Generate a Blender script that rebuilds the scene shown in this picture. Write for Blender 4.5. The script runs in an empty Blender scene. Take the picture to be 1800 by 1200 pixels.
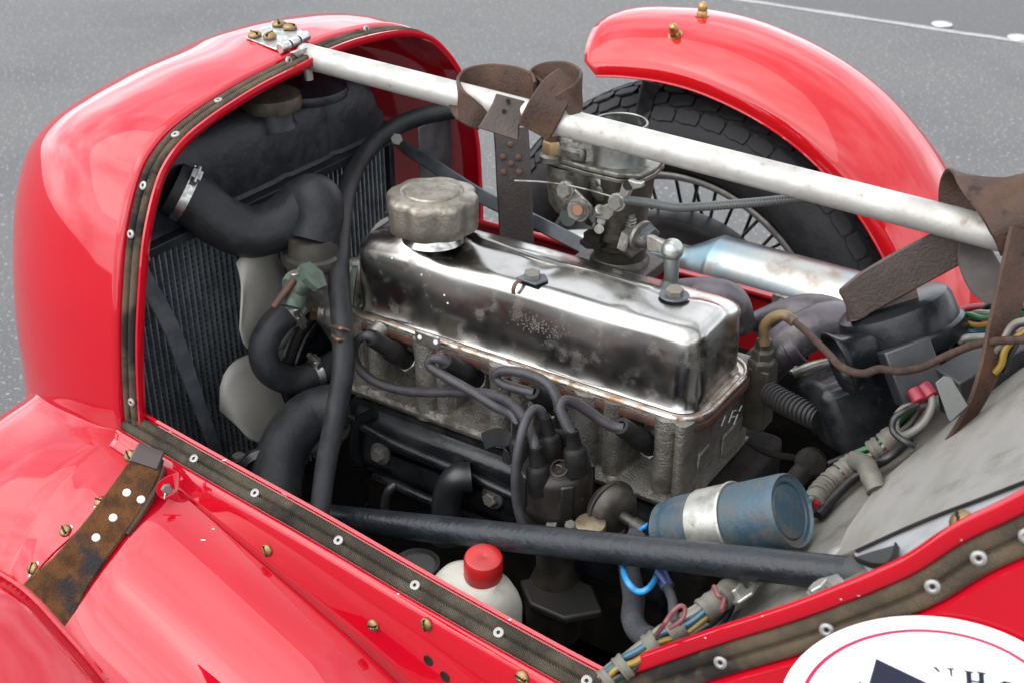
import bpy, bmesh, math, random
import numpy as np
from mathutils import Vector, Matrix
random.seed(7)
SC = bpy.context.scene
COL = SC.collection
# ------------------------------------------------------------------ camera, sky, light, exposure
CAM_LOC = Vector((0.6657, -1.0809, 1.3639)); PITCH = math.radians(29.0); YAW = math.radians(56.8); FPX = 2250.0
_h = Vector((-math.cos(YAW), math.sin(YAW), 0))
FWD = math.cos(PITCH) * _h + Vector((0, 0, -math.sin(PITCH)))
RGT = Vector((math.sin(YAW), math.cos(YAW), 0)); UPV = RGT.cross(FWD)
cd = bpy.data.cameras.new('camera'); cam = bpy.data.objects.new('camera', cd); COL.objects.link(cam)
cd.sensor_width = 36; cd.sensor_fit = 'HORIZONTAL'; cd.lens = FPX / 1800 * 36
cd.clip_start = 0.02; cd.clip_end = 400
cam.matrix_world = Matrix((( RGT.x, UPV.x, -FWD.x, CAM_LOC.x), (RGT.y, UPV.y, -FWD.y, CAM_LOC.y), (RGT.z, UPV.z, -FWD.z, CAM_LOC.z), (0, 0, 0, 1)))
cd.dof.use_dof = True; cd.dof.focus_distance = 1.38; cd.dof.aperture_fstop = 11
SC.camera = cam
w = bpy.data.worlds.new('World'); SC.world = w; w.use_nodes = True
nt = w.node_tree; nt.nodes.clear()
sky = nt.nodes.new('ShaderNodeTexSky'); sky.sky_type = 'NISHITA'; sky.sun_disc = False
SUN_EL = math.radians(52); SUN_ROT = math.radians(205)
sky.sun_elevation = SUN_EL; sky.sun_rotation = SUN_ROT; sky.air_density = 1.0; sky.dust_density = 2.0; sky.ozone_density = 1.0
hs = nt.nodes.new('ShaderNodeHueSaturation'); hs.inputs['Saturation'].default_value = 0.22
tc = nt.nodes.new('ShaderNodeTexCoord'); mp = nt.nodes.new('ShaderNodeMapping'); mp.inputs['Scale'].default_value = (1, 1, 2.2)
nz = nt.nodes.new('ShaderNodeTexNoise'); nz.inputs['Scale'].default_value = 2.1; nz.inputs['Detail'].default_value = 5
rp = nt.nodes.new('ShaderNodeValToRGB'); rp.color_ramp.elements[0].position = .40; rp.color_ramp.elements[0].color = (.62, .63, .66, 1)
rp.color_ramp.elements[1].position = .62; rp.color_ramp.elements[1].color = (1.28, 1.28, 1.27, 1)
mx = nt.nodes.new('ShaderNodeMix'); mx.data_type = 'RGBA'; mx.blend_type = 'MULTIPLY'; mx.inputs[0].default_value = 1
bg = nt.nodes.new('ShaderNodeBackground'); bg.inputs['Strength'].default_value = 0.15
out = nt.nodes.new('ShaderNodeOutputWorld')
ov = nt.nodes.new('ShaderNodeMix'); ov.data_type = 'RGBA'; ov.inputs[0].default_value = .55; ov.inputs[7].default_value = (6.6, 6.75, 7.0, 1)   # even cloud layer
nt.links.new(hs.outputs[0], ov.inputs[6])
nt.links.new(sky.outputs[0], hs.inputs['Color']); nt.links.new(tc.outputs['Generated'], mp.inputs[0]); nt.links.new(mp.outputs[0], nz.inputs[0])
nt.links.new(nz.outputs[0], rp.inputs[0]); nt.links.new(ov.outputs[2], mx.inputs[6]); nt.links.new(rp.outputs[0], mx.inputs[7])
nt.links.new(mx.outputs[2], bg.inputs[0]); nt.links.new(bg.outputs[0], out.inputs[0])
sl = bpy.data.lights.new('sun', 'SUN'); sl.energy = .8; sl.angle = math.radians(85); sl.color = (1, .96, .9)
sun = bpy.data.objects.new('sun', sl); COL.objects.link(sun)
_sd = Vector((math.cos(SUN_EL) * math.sin(SUN_ROT), math.cos(SUN_EL) * math.cos(SUN_ROT), math.sin(SUN_EL)))
sun.rotation_euler = _sd.to_track_quat('Z', 'Y').to_euler()
vs = SC.view_settings; vs.view_transform = 'Standard'; vs.look = 'None'; vs.gamma = 1.0; vs.use_curve_mapping = False; vs.exposure = 1.65

# ------------------------------------------------------------------ helpers
V = Vector
def P(px, py, **k):
    """point seen at photograph position (px, py) that lies on the plane X=, Y= or Z= (or at depth D=)"""
    r = FWD + RGT * ((px - 900) / FPX) - UPV * ((py - 600) / FPX)
    a, v = next(iter(k.items()))
    t = v if a == 'D' else (v - CAM_LOC['XYZ'.index(a)]) / r['XYZ'.index(a)]
    return CAM_LOC + r * t
def PL(pts, **k): return [P(x, y, **k) for x, y in pts]
def PS(k, *pts): return [P(x, y, **{k: v}) for x, y, v in pts]
def pxr(px, D): return px * D / FPX            # length of px photo pixels at depth D
def depth(p): return (V(p) - CAM_LOC).dot(FWD)
def crv(pts, n=8, closed=False):
    pts = [V(p) for p in pts]
    if len(pts) < 3: return [pts[0].lerp(pts[-1], i / n) for i in range(n + 1)]
    o = []; N = len(pts); segs = N if closed else N - 1
    for i in range(segs):
        if closed: a, b, c, d = pts[i - 1], pts[i], pts[(i + 1) % N], pts[(i + 2) % N]
        else:
            b, c = pts[i], pts[i + 1]; a = pts[i - 1] if i else b * 2 - c; d = pts[i + 2] if i + 2 < N else c * 2 - b
        for j in range(n):
            t = j / n
            o.append(.5 * ((2 * b) + (c - a) * t + (2 * a - 5 * b + 4 * c - d) * t * t + (3 * b - a - 3 * c + d) * t ** 3))
    if not closed: o.append(pts[-1])
    return o
def lint(vals, n): # resample list of scalars along n points
    if not isinstance(vals, (list, tuple)): return [vals] * n
    return list(np.interp(np.linspace(0, 1, n), np.linspace(0, 1, len(vals)), vals))
def basis(ax):
    ax = V(ax).normalized(); t = V((0, 0, 1)) if abs(ax.z) < .9 else V((1, 0, 0))
    u = t.cross(ax).normalized(); return u, ax.cross(u).normalized(), ax
class MB:
    def __init__(s): s.v = []; s.f = []; s.m = []; s.mi = 0
    def add(s, vs, fs):
        o = len(s.v); s.v += [tuple(q) for q in vs]; s.f += [tuple(i + o for i in q) for q in fs]; s.m += [s.mi] * len(fs); return s
    def grid(s, rows, cu=False, cv=False):
        n, m = len(rows), len(rows[0]); vs = [p for r in rows for p in r]; fs = []
        for i in range(n if cu else n - 1):
            for j in range(m if cv else m - 1):
                a, b = i, (i + 1) % n; c, d = j, (j + 1) % m
                fs.append((a * m + c, a * m + d, b * m + d, b * m + c))
        return s.add(vs, fs)
    def tube(s, pts, r, n=12, sub=8, caps=True, closed=False, smooth=True, flat=1.0, upv=None):
        c = crv(pts, sub, closed) if (smooth and len(pts) > 2) else [V(p) for p in pts]
        N = len(c); rr = lint(r, N); rows = []
        t0 = (c[1] - c[0]).normalized(); u = V(upv) if upv else basis(t0)[0]
        for i, p in enumerate(c):
            t = ((c[(i + 1) % N] - c[i - 1]) if closed else (c[min(i + 1, N - 1)] - c[max(i - 1, 0)])).normalized()
            u = (u - t * u.dot(t)).normalized(); b = t.cross(u)
            rows.append([p + (u * math.cos(a) * flat + b * math.sin(a)) * rr[i] for a in [2 * math.pi * k / n for k in range(n)]])
        s.grid(rows, closed, True)
        if caps and not closed:
            o = len(s.v); s.v += [tuple(q) for q in rows[0]] + [tuple(q) for q in rows[-1]]
            s.f += [tuple(o + k for k in range(n))[::-1], tuple(o + n + k for k in range(n))]; s.m += [s.mi] * 2
        return s
    def lathe(s, o, ax, prof, n=28, start=0, sweep=2 * math.pi, lobes=None, closed=False):
        u, v, a = basis(ax); o = V(o); full = abs(sweep - 2 * math.pi) < 1e-6; rows = []
        for k in range(n if full else n + 1):
            th = start + sweep * k / n; d = u * math.cos(th) + v * math.sin(th)
            g = lobes(th) if lobes else 1.0; rm = max(q[0] for q in prof)
            rows.append([o + d * (r * (1 + (g - 1) * (r / rm) ** 5)) + a * h for r, h in prof])
        return s.grid(rows, full, closed)
    def cyl(s, a, b, r, n=20, r2=None, ch=0.0):
        a, b = V(a), V(b); L = (b - a).length; r2 = r if r2 is None else r2
        return s.lathe(a, b - a, [(0, 0), (r - ch, 0), (r, ch), (r2, L - ch), (r2 - ch, L), (0, L)] if ch else [(0, 0), (r, 0), (r2, L), (0, L)], n)
    def box(s, c, sx, sy, sz, X=None, Y=None, Z=None):
        c = V(c); X = V(X or (1, 0, 0)).normalized(); Y = V(Y or (0, 1, 0)).normalized(); Z = V(Z).normalized() if Z else X.cross(Y).normalized()
        vs = [c + X * (sx / 2 * i) + Y * (sy / 2 * j) + Z * (sz / 2 * k) for i in (-1, 1) for j in (-1, 1) for k in (-1, 1)]
        return s.add(vs, [(0, 1, 3, 2), (4, 6, 7, 5), (0, 4, 5, 1), (2, 3, 7, 6), (0, 2, 6, 4), (1, 5, 7, 3)])
    def prism(s, poly, d):
        poly = [V(p) for p in poly]; d = V(d); n = len(poly)
        vs = poly + [p + d for p in poly]
        return s.add(vs, [tuple(range(n)), tuple(range(2 * n - 1, n - 1, -1))] + [(i, i + n, (i + 1) % n + n, (i + 1) % n) for i in range(n)])
    def ribbon(s, pts, wdir, width, th=.003, sub=8, smooth=True):
        """flat strap: pts centre line, wdir list/one width direction"""
        c = crv(pts, sub) if smooth else [V(p) for p in pts]; N = len(c); ws = lint(width, N)
        if isinstance(wdir, list):
            k = np.linspace(0, len(wdir) - 1, N); wd = []
            for q in k:
                i = min(int(q), len(wdir) - 2); wd.append(V(wdir[i]).lerp(V(wdir[i + 1]), q - i))
        else: wd = [V(wdir)] * N
        rows = []
        for i, p in enumerate(c):
            t = (c[min(i + 1, N - 1)] - c[max(i - 1, 0)]).normalized(); q = wd[i] - t * wd[i].dot(t); q.normalize(); nn = t.cross(q)
            h, e = ws[i] / 2, th / 2; bv = min(e * .8, h * .3)
            pr = [(-h, -e + bv), (-h + bv, -e), (h - bv, -e), (h, -e + bv), (h, e - bv), (h - bv, e), (-h + bv, e), (-h, e - bv)]
            rows.append([p + q * a + nn * b for a, b in pr])
        s.grid(rows, False, True)
        o = len(s.v); s.v += [tuple(q) for q in rows[0]] + [tuple(q) for q in rows[-1]]
        s.f += [tuple(o + k for k in range(8))[::-1], tuple(o + 8 + k for k in range(8))]; s.m += [s.mi] * 2
        return s
    def sweep(s, path, ups, prof, sub=6, caps=True, closedprof=False):
        c = crv(path, sub); N = len(c)
        if isinstance(ups, list): us = crv(ups, sub)
        else: us = [V(ups)] * N
        rows = []
        for i, p in enumerate(c):
            t = (c[min(i + 1, N - 1)] - c[max(i - 1, 0)]).normalized(); n = us[min(i, len(us) - 1)]; n = (n - t * n.dot(t)).normalized(); b = t.cross(n)
            rows.append([p + b * x + n * y for x, y in prof])
        return s.grid(rows, False, closedprof)
    def hexa(s, c, ax, r, h, ch=.15):
        """hex head, base at c"""
        u, v, a = basis(ax); c = V(c); ro = []
        for k in range(6):
            th = k * math.pi / 3 + .3; d = u * math.cos(th) + v * math.sin(th)
            ro.append([c, c + d * r, c + d * r + a * h * (1 - ch), c + d * r * .88 + a * h, c + a * h * .97])
        return s.grid(ro, True, False)
    def build(s, name, mat, parent=None, bevel=0, seg=2, ang=38, sub=0, solid=0, off=-1, disp=None):
        me = bpy.data.meshes.new(name); me.from_pydata(s.v, [], s.f)
        for q in (mat if isinstance(mat, (list, tuple)) else [mat]): me.materials.append(q)
        if any(s.m): me.polygons.foreach_set('material_index', s.m)
        bm = bmesh.new(); bm.from_mesh(me); bmesh.ops.remove_doubles(bm, verts=bm.verts, dist=1e-6)
        bmesh.ops.dissolve_degenerate(bm, edges=bm.edges, dist=1e-7)
        bmesh.ops.recalc_face_normals(bm, faces=bm.faces); bm.to_mesh(me); bm.free()
        me.polygons.foreach_set('use_smooth', [True] * len(me.polygons)); me.set_sharp_from_angle(angle=math.radians(ang)); me.update()
        o = bpy.data.objects.new(name, me); COL.objects.link(o)
        if parent: put(o, parent)
        if solid: md = o.modifiers.new('solid', 'SOLIDIFY'); md.thickness = solid; md.offset = off
        if sub: md = o.modifiers.new('sub', 'SUBSURF'); md.levels = sub; md.render_levels = sub
        if bevel: md = o.modifiers.new('bevel', 'BEVEL'); md.width = bevel; md.segments = seg; md.limit_method = 'ANGLE'; md.angle_limit = math.radians(35); md.harden_normals = False
        return o
def base_of(o):
    b = V((0, 0, 0))
    while o: b += o.location if o.type == 'EMPTY' else V((0, 0, 0)); o = o.parent
    return b
def put(o, parent):
    o.parent = parent; o.matrix_parent_inverse = Matrix.Translation(-base_of(parent)) if parent.type == 'EMPTY' else Matrix.Identity(4)
    return o
def tag(o, label, cat, group=None, kind=None):
    if label: o['label'] = label
    if cat: o['category'] = cat
    if group: o['group'] = group
    if kind: o['kind'] = kind
    return o
def thing(name, label, cat, loc=(0, 0, 0), group=None):
    o = bpy.data.objects.new(name, None); COL.objects.link(o); o.location = loc; o.empty_display_size = .02
    return tag(o, label, cat, group)
def inst(mesh, name, loc, ax, parent, spin=0.0, scale=1.0, roll=None):
    """place shared mesh (built along +Z) at loc with its axis along ax"""
    o = bpy.data.objects.new(name, mesh); COL.objects.link(o)
    q = V(ax).to_track_quat('Z', 'Y')
    m = Matrix.Translation(V(loc)) @ q.to_matrix().to_4x4() @ Matrix.Rotation(spin, 4, 'Z') @ Matrix.Scale(scale, 4)
    pb = Matrix.Translation(-base_of(parent)) if parent and parent.type == 'EMPTY' else Matrix.Identity(4)
    o.parent = parent; o.matrix_basis = pb @ m if parent else m
    return o

# ------------------------------------------------------------------ materials (procedural)
MATS = {}
def M(name, col, rough=.5, metal=0.0, col2=None, scale=60, lo=.4, hi=.65, rough2=None, bump=0.0, bscale=300, coat=0.0, spec=.5,
      dirt=None, dscale=25, dlo=.55, dhi=.7, drough=.8, dmetal=0.0, aniso=None, ior=None, trans=0.0, detail=6, speck=None, spscale=900, sppos=.74, sss=0, weave=0):
    kk = .60 + .22 * metal
    col = tuple(q * kk for q in col); col2 = tuple(q * kk for q in col2) if col2 else None; kd = .60 + .22 * dmetal
    dirt = tuple(q * kd for q in dirt) if dirt else None; speck = tuple(q * .6 for q in speck) if speck else None
    m = bpy.data.materials.new(name); m.use_nodes = True; t = m.node_tree; N = t.nodes; L = t.links
    b = N['Principled BSDF']; tcn = N.new('ShaderNodeTexCoord'); co = tcn.outputs['Object']
    if aniso:
        mpn = N.new('ShaderNodeMapping'); mpn.inputs['Scale'].default_value = aniso; L.new(co, mpn.inputs[0]); co2 = mpn.outputs[0]
    else: co2 = co
    def noise(sc, det=detail, c=co):
        n = N.new('ShaderNodeTexNoise'); n.inputs['Scale'].default_value = sc; n.inputs['Detail'].default_value = det; n.inputs['Roughness'].default_value = .6; L.new(c, n.inputs[0]); return n.outputs[0]
    def ramp(x, a, c):
        r = N.new('ShaderNodeMapRange'); r.interpolation_type = 'SMOOTHSTEP'; r.inputs[1].default_value = a; r.inputs[2].default_value = c; L.new(x, r.inputs[0]); return r.outputs[0]
    def mixc(fac, a, c):
        n = N.new('ShaderNodeMix'); n.data_type = 'RGBA'; L.new(fac, n.inputs[0])
        for i, q in ((6, a), (7, c)):
            if hasattr(q, 'links'): L.new(q, n.inputs[i])
            else: n.inputs[i].default_value = (*q, 1)
        return n.outputs[2]
    def mixf(fac, a, c):
        n = N.new('ShaderNodeMix'); n.data_type = 'FLOAT'; L.new(fac, n.inputs[0])
        for i, q in ((2, a), (3, c)):
            if hasattr(q, 'links'): L.new(q, n.inputs[i])
            else: n.inputs[i].default_value = q
        return n.outputs[0]
    c, r, me = col, rough, metal
    if col2 or rough2 is not None:
        f = ramp(noise(scale, c=co2), lo, hi)
        if col2: c = mixc(f, col, col2)
        if rough2 is not None: r = mixf(f, rough, rough2)
    if dirt:
        f = ramp(noise(dscale, 8), dlo, dhi)
        c = mixc(f, c, dirt); r = mixf(f, r, drough)
        if metal != dmetal: me = mixf(f, metal, dmetal)
    if speck:
        f = ramp(noise(spscale, 2), sppos, sppos + .04); c = mixc(f, c, speck)
    if weave:
        wv = N.new('ShaderNodeTexWave'); wv.bands_direction = 'DIAGONAL'; wv.inputs['Scale'].default_value = weave; wv.inputs['Distortion'].default_value = 1.5; wv.inputs['Detail'].default_value = 2; wv.inputs['Detail Scale'].default_value = 3; L.new(co, wv.inputs[0])
        mm = N.new('ShaderNodeMix'); mm.data_type = 'RGBA'; mm.blend_type = 'MULTIPLY'; mm.inputs[0].default_value = .45; wr = ramp(wv.outputs['Fac'], .1, .7)
        if hasattr(c, 'links'): L.new(c, mm.inputs[6])
        else: mm.inputs[6].default_value = (*c, 1)
        L.new(wr, mm.inputs[7]); c = mm.outputs[2]
    for i, q in (('Base Color', c), ('Roughness', r), ('Metallic', me)):
        if hasattr(q, 'links'): L.new(q, b.inputs[i])
        else: b.inputs[i].default_value = (*q, 1) if i == 'Base Color' else q
    b.inputs['Coat Weight'].default_value = coat; b.inputs['Coat Roughness'].default_value = .03; b.inputs['Specular IOR Level'].default_value = spec
    if trans: b.inputs['Transmission Weight'].default_value = trans
    if sss: b.inputs['Subsurface Weight'].default_value = sss; b.inputs['Subsurface Radius'].default_value = (.01, .009, .008)
    if bump:
        bn = N.new('ShaderNodeBump'); bn.inputs['Strength'].default_value = 1; bn.inputs['Distance'].default_value = bump
        L.new(wv.outputs['Fac'] if weave else noise(bscale, 4, co2), bn.inputs['Height']); L.new(bn.outputs[0], b.inputs['Normal'])
    MATS[name] = m; return m
RED = M('red_paint', (.54, .0035, .016), .40, col2=(.51, .0035, .017), scale=6, coat=1.0, spec=.0, bump=.0006, bscale=5, detail=2, dirt=(.36, .02, .03), dscale=160, dlo=.72, dhi=.78, drough=.5)
RED_OLD = M('red_paint_dull', (.42, .006, .014), .5, col2=(.30, .008, .012), scale=14, coat=.15, dirt=(.08, .02, .02), dscale=40, dlo=.55, dhi=.75)
RED_WING = M('red_wing_paint', (.54, .007, .012), .4, spec=.0, coat=1.0, bump=.0005, bscale=6, detail=2)
ASPH = M('asphalt', (.126, .126, .127), .85, col2=(.160, .158, .157), scale=110, lo=.3, hi=.7, bump=.006, bscale=140, speck=(.40, .385, .36), spscale=85, sppos=.62, dirt=(.105, .107, .112), dscale=1.3, dlo=.42, dhi=.72)
ASPH2 = M('asphalt_dark', (.10, .10, .106), .85, col2=(.13, .13, .133), scale=110, lo=.3, hi=.7, bump=.006, bscale=140, speck=(.36, .34, .32), spscale=95, sppos=.65)
LINE = M('road_line', (.45, .45, .44), .8, col2=(.3, .3, .3), scale=90)
PIPING = M('brown_piping', (.22, .165, .11), .85, weave=230, col2=(.14, .11, .08), scale=30, bump=.0012, bscale=900, dirt=(.045, .042, .04), dscale=13, dlo=.5, dhi=.62, aniso=(1, 1, 1), spec=.1)
PIPDARK = M('dark_piping', (.085, .072, .055), .9, weave=230, col2=(.17, .145, .105), scale=22, bump=.0012, bscale=900, dirt=(.025, .025, .026), dscale=10, spec=.1)
BRASS = M('brass', (.33, .22, .10), .42, 1.0, col2=(.16, .11, .06), scale=250, rough2=.6)
STEEL = M('bright_steel', (.62, .62, .60), .28, 1.0, col2=(.35, .34, .32), scale=120, rough2=.5)
ALU_TUBE = M('aluminium_tube', (.50, .49, .46), .42, .35, col2=(.40, .385, .355), scale=35, rough2=.55, dirt=(.22, .17, .11), dscale=70, dlo=.62, dhi=.78, drough=.6, dmetal=.6, bump=.0003, bscale=200)
CHROME = M('polished_cover', (.46, .45, .43), .19, 1.0, col2=(.42, .41, .385), scale=14, rough2=.25, dirt=(.30, .28, .245), dscale=42, dlo=.50, dhi=.84, drough=.42, dmetal=.7, bump=.00012, bscale=18, detail=4)
FLANGE = M('cover_flange', (.50, .48, .45), .25, 1.0, col2=(.30, .20, .13), scale=40, rough2=.5, dirt=(.13, .07, .035), dscale=60, dlo=.5, dhi=.7, drough=.7, dmetal=.4)
COPPER = M('rusty_gasket', (.10, .035, .02), .6, .2, col2=(.05, .025, .018), scale=60)
CAST = M('cast_iron_grey', (.27, .26, .235), .40, .8, col2=(.16, .145, .12), scale=70, rough2=.6, bump=.0018, bscale=380, dirt=(.06, .048, .035), dscale=18, dlo=.50, dhi=.68, drough=.7)
CASTALU = M('cast_aluminium', (.36, .35, .32), .4, .85, col2=(.22, .21, .19), scale=60, bump=.0008, bscale=350, dirt=(.07, .058, .042), dscale=32, dlo=.5, dhi=.7, drough=.65, dmetal=.3)
CARB = M('carburettor_zinc', (.25, .25, .225), .36, .9, col2=(.14, .135, .115), scale=70, bump=.0006, bscale=300, dirt=(.05, .038, .022), dscale=45, dlo=.46, dhi=.64, drough=.6, dmetal=.3)
CAPMAT = M('oil_cap_metal', (.30, .28, .235), .42, .85, col2=(.20, .18, .14), scale=90, rough2=.55, bump=.0006, bscale=330, dirt=(.09, .07, .04), dscale=45, drough=.6)
BLACK = M('black_enamel', (.009, .010, .012), .26, col2=(.017, .018, .020), scale=30, rough2=.45, bump=.001, bscale=30, dirt=(.04, .036, .03), dscale=70, dlo=.6, dhi=.8, spec=.3)
BLACKM = M('black_matt', (.012, .012, .013), .6, col2=(.02, .02, .02), scale=50, spec=.15)
RUBBER = M('hose_rubber', (.017, .018, .020), .44, col2=(.028, .029, .032), scale=40, rough2=.55, bump=.0006, bscale=220, dirt=(.06, .06, .058), dscale=110, dlo=.68, dhi=.8, spec=.18)
RUBGREY = M('lead_rubber', (.048, .046, .052), .45, col2=(.034, .032, .036), scale=70, bump=.0003, bscale=300, spec=.3)
RUBBLK = M('boot_rubber', (.012, .0115, .0115), .5, col2=(.020, .019, .018), scale=80, bump=.0004, bscale=250, spec=.16)
TYRE = M('tyre_rubber', (.020, .020, .022), .6, col2=(.032, .031, .032), scale=25, rough2=.72, bump=.0008, bscale=160, spec=.2)
RADBLK = M('radiator_paint', (.012, .014, .018), .38, col2=(.022, .025, .030), scale=25, rough2=.55, bump=.001, bscale=90, dirt=(.09, .08, .06), dscale=60, dlo=.68, dhi=.8, spec=.28)
FIN = M('radiator_fin', (.42, .47, .50), .35, .6, col2=(.28, .31, .33), scale=40)
CHASSIS = M('chassis_tube_paint', (.011, .014, .018), .30, col2=(.018, .022, .027), scale=18, rough2=.48, bump=.0012, bscale=120, dirt=(.10, .11, .115), dscale=120, dlo=.66, dhi=.8, spec=.35)
LEATHER = M('leather', (.050, .026, .016), .5, col2=(.090, .045, .027), scale=26, rough2=.65, bump=.001, bscale=330, dirt=(.025, .017, .014), dscale=45, spec=.25)
LEATHER2 = M('worn_suede', (.155, .066, .022), .85, col2=(.075, .033, .015), scale=55, bump=.0022, bscale=480, dirt=(.030, .025, .026), dscale=16, dlo=.52, dhi=.62, drough=.55, spec=.15)
GREYSH = M('grey_bulkhead', (.21, .20, .175), .62, col2=(.135, .127, .108), scale=16, bump=.0016, bscale=60, dirt=(.055, .052, .045), dscale=14, dlo=.52, dhi=.72, speck=(.45, .44, .42), spscale=260, sppos=.72)
ALUSH = M('alu_sheet', (.42, .43, .44), .48, .35, col2=(.33, .335, .34), scale=24, dirt=(.14, .145, .15), dscale=14, dlo=.58, dhi=.62)
WHITEPL = M('white_plastic', (.62, .60, .52), .5, col2=(.52, .49, .41), scale=16, dirt=(.20, .17, .11), dscale=24, dlo=.56, dhi=.76, sss=.25, bump=.0006, bscale=60)
REDPL = M('red_plastic', (.52, .010, .012), .38, col2=(.40, .012, .012), scale=40, dirt=(.16, .02, .015), dscale=70, dlo=.62, dhi=.8)
FANMAT = M('fan_plastic', (.36, .35, .31), .5, col2=(.30, .29, .26), scale=12)
COILBLUE = M('coil_blue', (.032, .076, .112), .45, .1, col2=(.055, .085, .10), scale=30, rough2=.6, bump=.0008, bscale=150, dirt=(.095, .085, .072), dscale=48, dlo=.47, dhi=.70, drough=.7)
GALV = M('galvanised', (.46, .46, .43), .42, .75, col2=(.32, .32, .29), scale=55, dirt=(.16, .14, .10), dscale=50, dlo=.56, dhi=.75)
EXH = M('exhaust_steel', (.36, .36, .34), .34, 1.0, col2=(.20, .30, .35), scale=9, rough2=.36, dirt=(.26, .215, .175), dscale=26, dlo=.45, dhi=.75, drough=.5, dmetal=.8)
EXHD = M('exhaust_pipe_dark', (.12, .11, .12), .42, .75, col2=(.075, .065, .075), scale=25, dirt=(.16, .13, .10), dscale=60, bump=.0006, bscale=160)
HORN = M('horn_black', (.006, .007, .009), .28, col2=(.013, .014, .017), scale=20, speck=(.4, .4, .4), spscale=420, sppos=.77, bump=.0004, bscale=150, spec=.24)
VERD = M('green_brass', (.09, .14, .11), .55, .4, col2=(.06, .08, .06), scale=90, dirt=(.14, .12, .07), dscale=70)
RUST = M('rusty_steel', (.075, .042, .03), .7, .3, col2=(.13, .055, .032), scale=60)
STRUT = M('flat_steel', (.085, .098, .11), .4, .3, col2=(.14, .15, .16), scale=40, dirt=(.16, .10, .06), dscale=30, dlo=.62, dhi=.74, spec=.3)
TAPE = M('harness_tape', (.155, .145, .115), .65, col2=(.10, .095, .075), scale=40, bump=.0006, bscale=200)
FABRIC = M('brown_cable', (.055, .034, .026), .75, col2=(.08, .05, .038), scale=150, bump=.0006, bscale=900, spec=.15)
WHITE = M('white_paint', (.82, .82, .82), .4); NAVY = M('navy_print', (.018, .02, .045), .45); PINKL = M('red_print', (.62, .02, .10), .4)
SPOKE = M('spoke_black', (.016, .016, .017), .4); RIM = M('rim_painted', (.045, .036, .034), .36, .3, col2=(.16, .15, .14), scale=16, rough2=.3)
def C(name, col, rough=.42): return M(name, tuple(q * .62 for q in col), rough, bump=.0002, bscale=200)
WBLUE = C('wire_blue', (.03, .42, .95)); WGRN = C('wire_green', (.02, .20, .05)); WYEL = C('wire_yellow', (.42, .26, .02)); WGREY = C('wire_grey', (.30, .29, .25))
WPINK = C('wire_pink', (.30, .07, .065)); WBLK = C('wire_black', (.014, .014, .016)); WRED = C('wire_red', (.5, .01, .03)); WTEAL = C('wire_teal', (.03, .16, .24)); WPUR = C('wire_purple', (.25, .06, .22))
BLUESL = C('blue_sleeve', (.03, .07, .26)); DARKIN = M('engine_grime_bay_shade', (.012, .011, .010), .7, col2=(.022, .019, .016), scale=30, bump=.002, bscale=80, spec=.12)
GREYHOSE = M('grey_conduit', (.055, .058, .064), .55, col2=(.04, .042, .046), scale=60, bump=.001, bscale=200, spec=.2)
# shared little meshes
def smesh(name, mb, mat, **k):
    o = mb.build(name, mat, **k); me = o.data
    bpy.data.objects.remove(o); return me
def screw_mesh():
    mb = MB(); R = 1.0
    prof = [(1.0, 0), (1.0, .10)] + [(math.cos(a), .10 + .55 * math.sin(a)) for a in [i * math.pi / 2 / 6 for i in range(1, 6)]] + [(0, .65)]
    mb.lathe((0, 0, 0), (0, 0, 1), prof, 20)
    vs = []
    for x, y, z in mb.v:
        if abs(x) < .13 and z > .3: z -= .2
        vs.append((x, y, z))
    mb.v = vs; mb.mi = 1
    mb.box((0, 0, .50), .16, 1.72, .24)
    return mb
_s = 1
ME_SCREW = smesh('screw', screw_mesh(), [BRASS, BLACKM])
mb = MB().lathe((0, 0, 0), (0, 0, 1), [(.30, .12), (.34, .34), (.55, .42), (.9, .30), (1, .1), (1, 0)], 20); mb.mi = 1; mb.lathe((0, 0, 0), (0, 0, 1), [(0, .16), (.32, .16)], 12)
ME_RIVET = smesh('rivet', mb, [M('rivet_alloy', (.34, .33, .31), .45, .6), BLACKM])
mb = MB().lathe((0, 0, 0), (0, 0, 1), [(1, 0), (.9, .3), (.5, .5), (0, .55)], 16); ME_STUD = smesh('stud', mb, WHITE)
mb = MB().hexa((0, 0, 0), (0, 0, 1), 1, .8); ME_HEX = smesh('bolt_head', mb, CASTALU); ME_HEXB = smesh('bolt_head', MB().hexa((0, 0, 0), (0, 0, 1), 1, .8), BLACK)
ME_HEXR = smesh('bolt_head', MB().hexa((0, 0, 0), (0, 0, 1), 1, .8), GALV)
from mathutils.bvhtree import BVHTree
_bv = {}
def HIT(px, py, *objs):
    """first point of the named meshes met along the line of sight through photo point (px, py), with its normal"""
    r = (FWD + RGT * ((px - 900) / FPX) - UPV * ((py - 600) / FPX)).normalized(); best = None
    for o in objs:
        if o.name not in _bv:
            me = o.data; _bv[o.name] = BVHTree.FromPolygons([v.co for v in me.vertices], [tuple(p.vertices) for p in me.polygons])
        loc, n, i, d = _bv[o.name].ray_cast(CAM_LOC, r)
        if loc is not None and (best is None or d < best[2]): best = (loc, n if n.dot(r) < 0 else -n, d)
    return best[:2] if best else (None, None)
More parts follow.
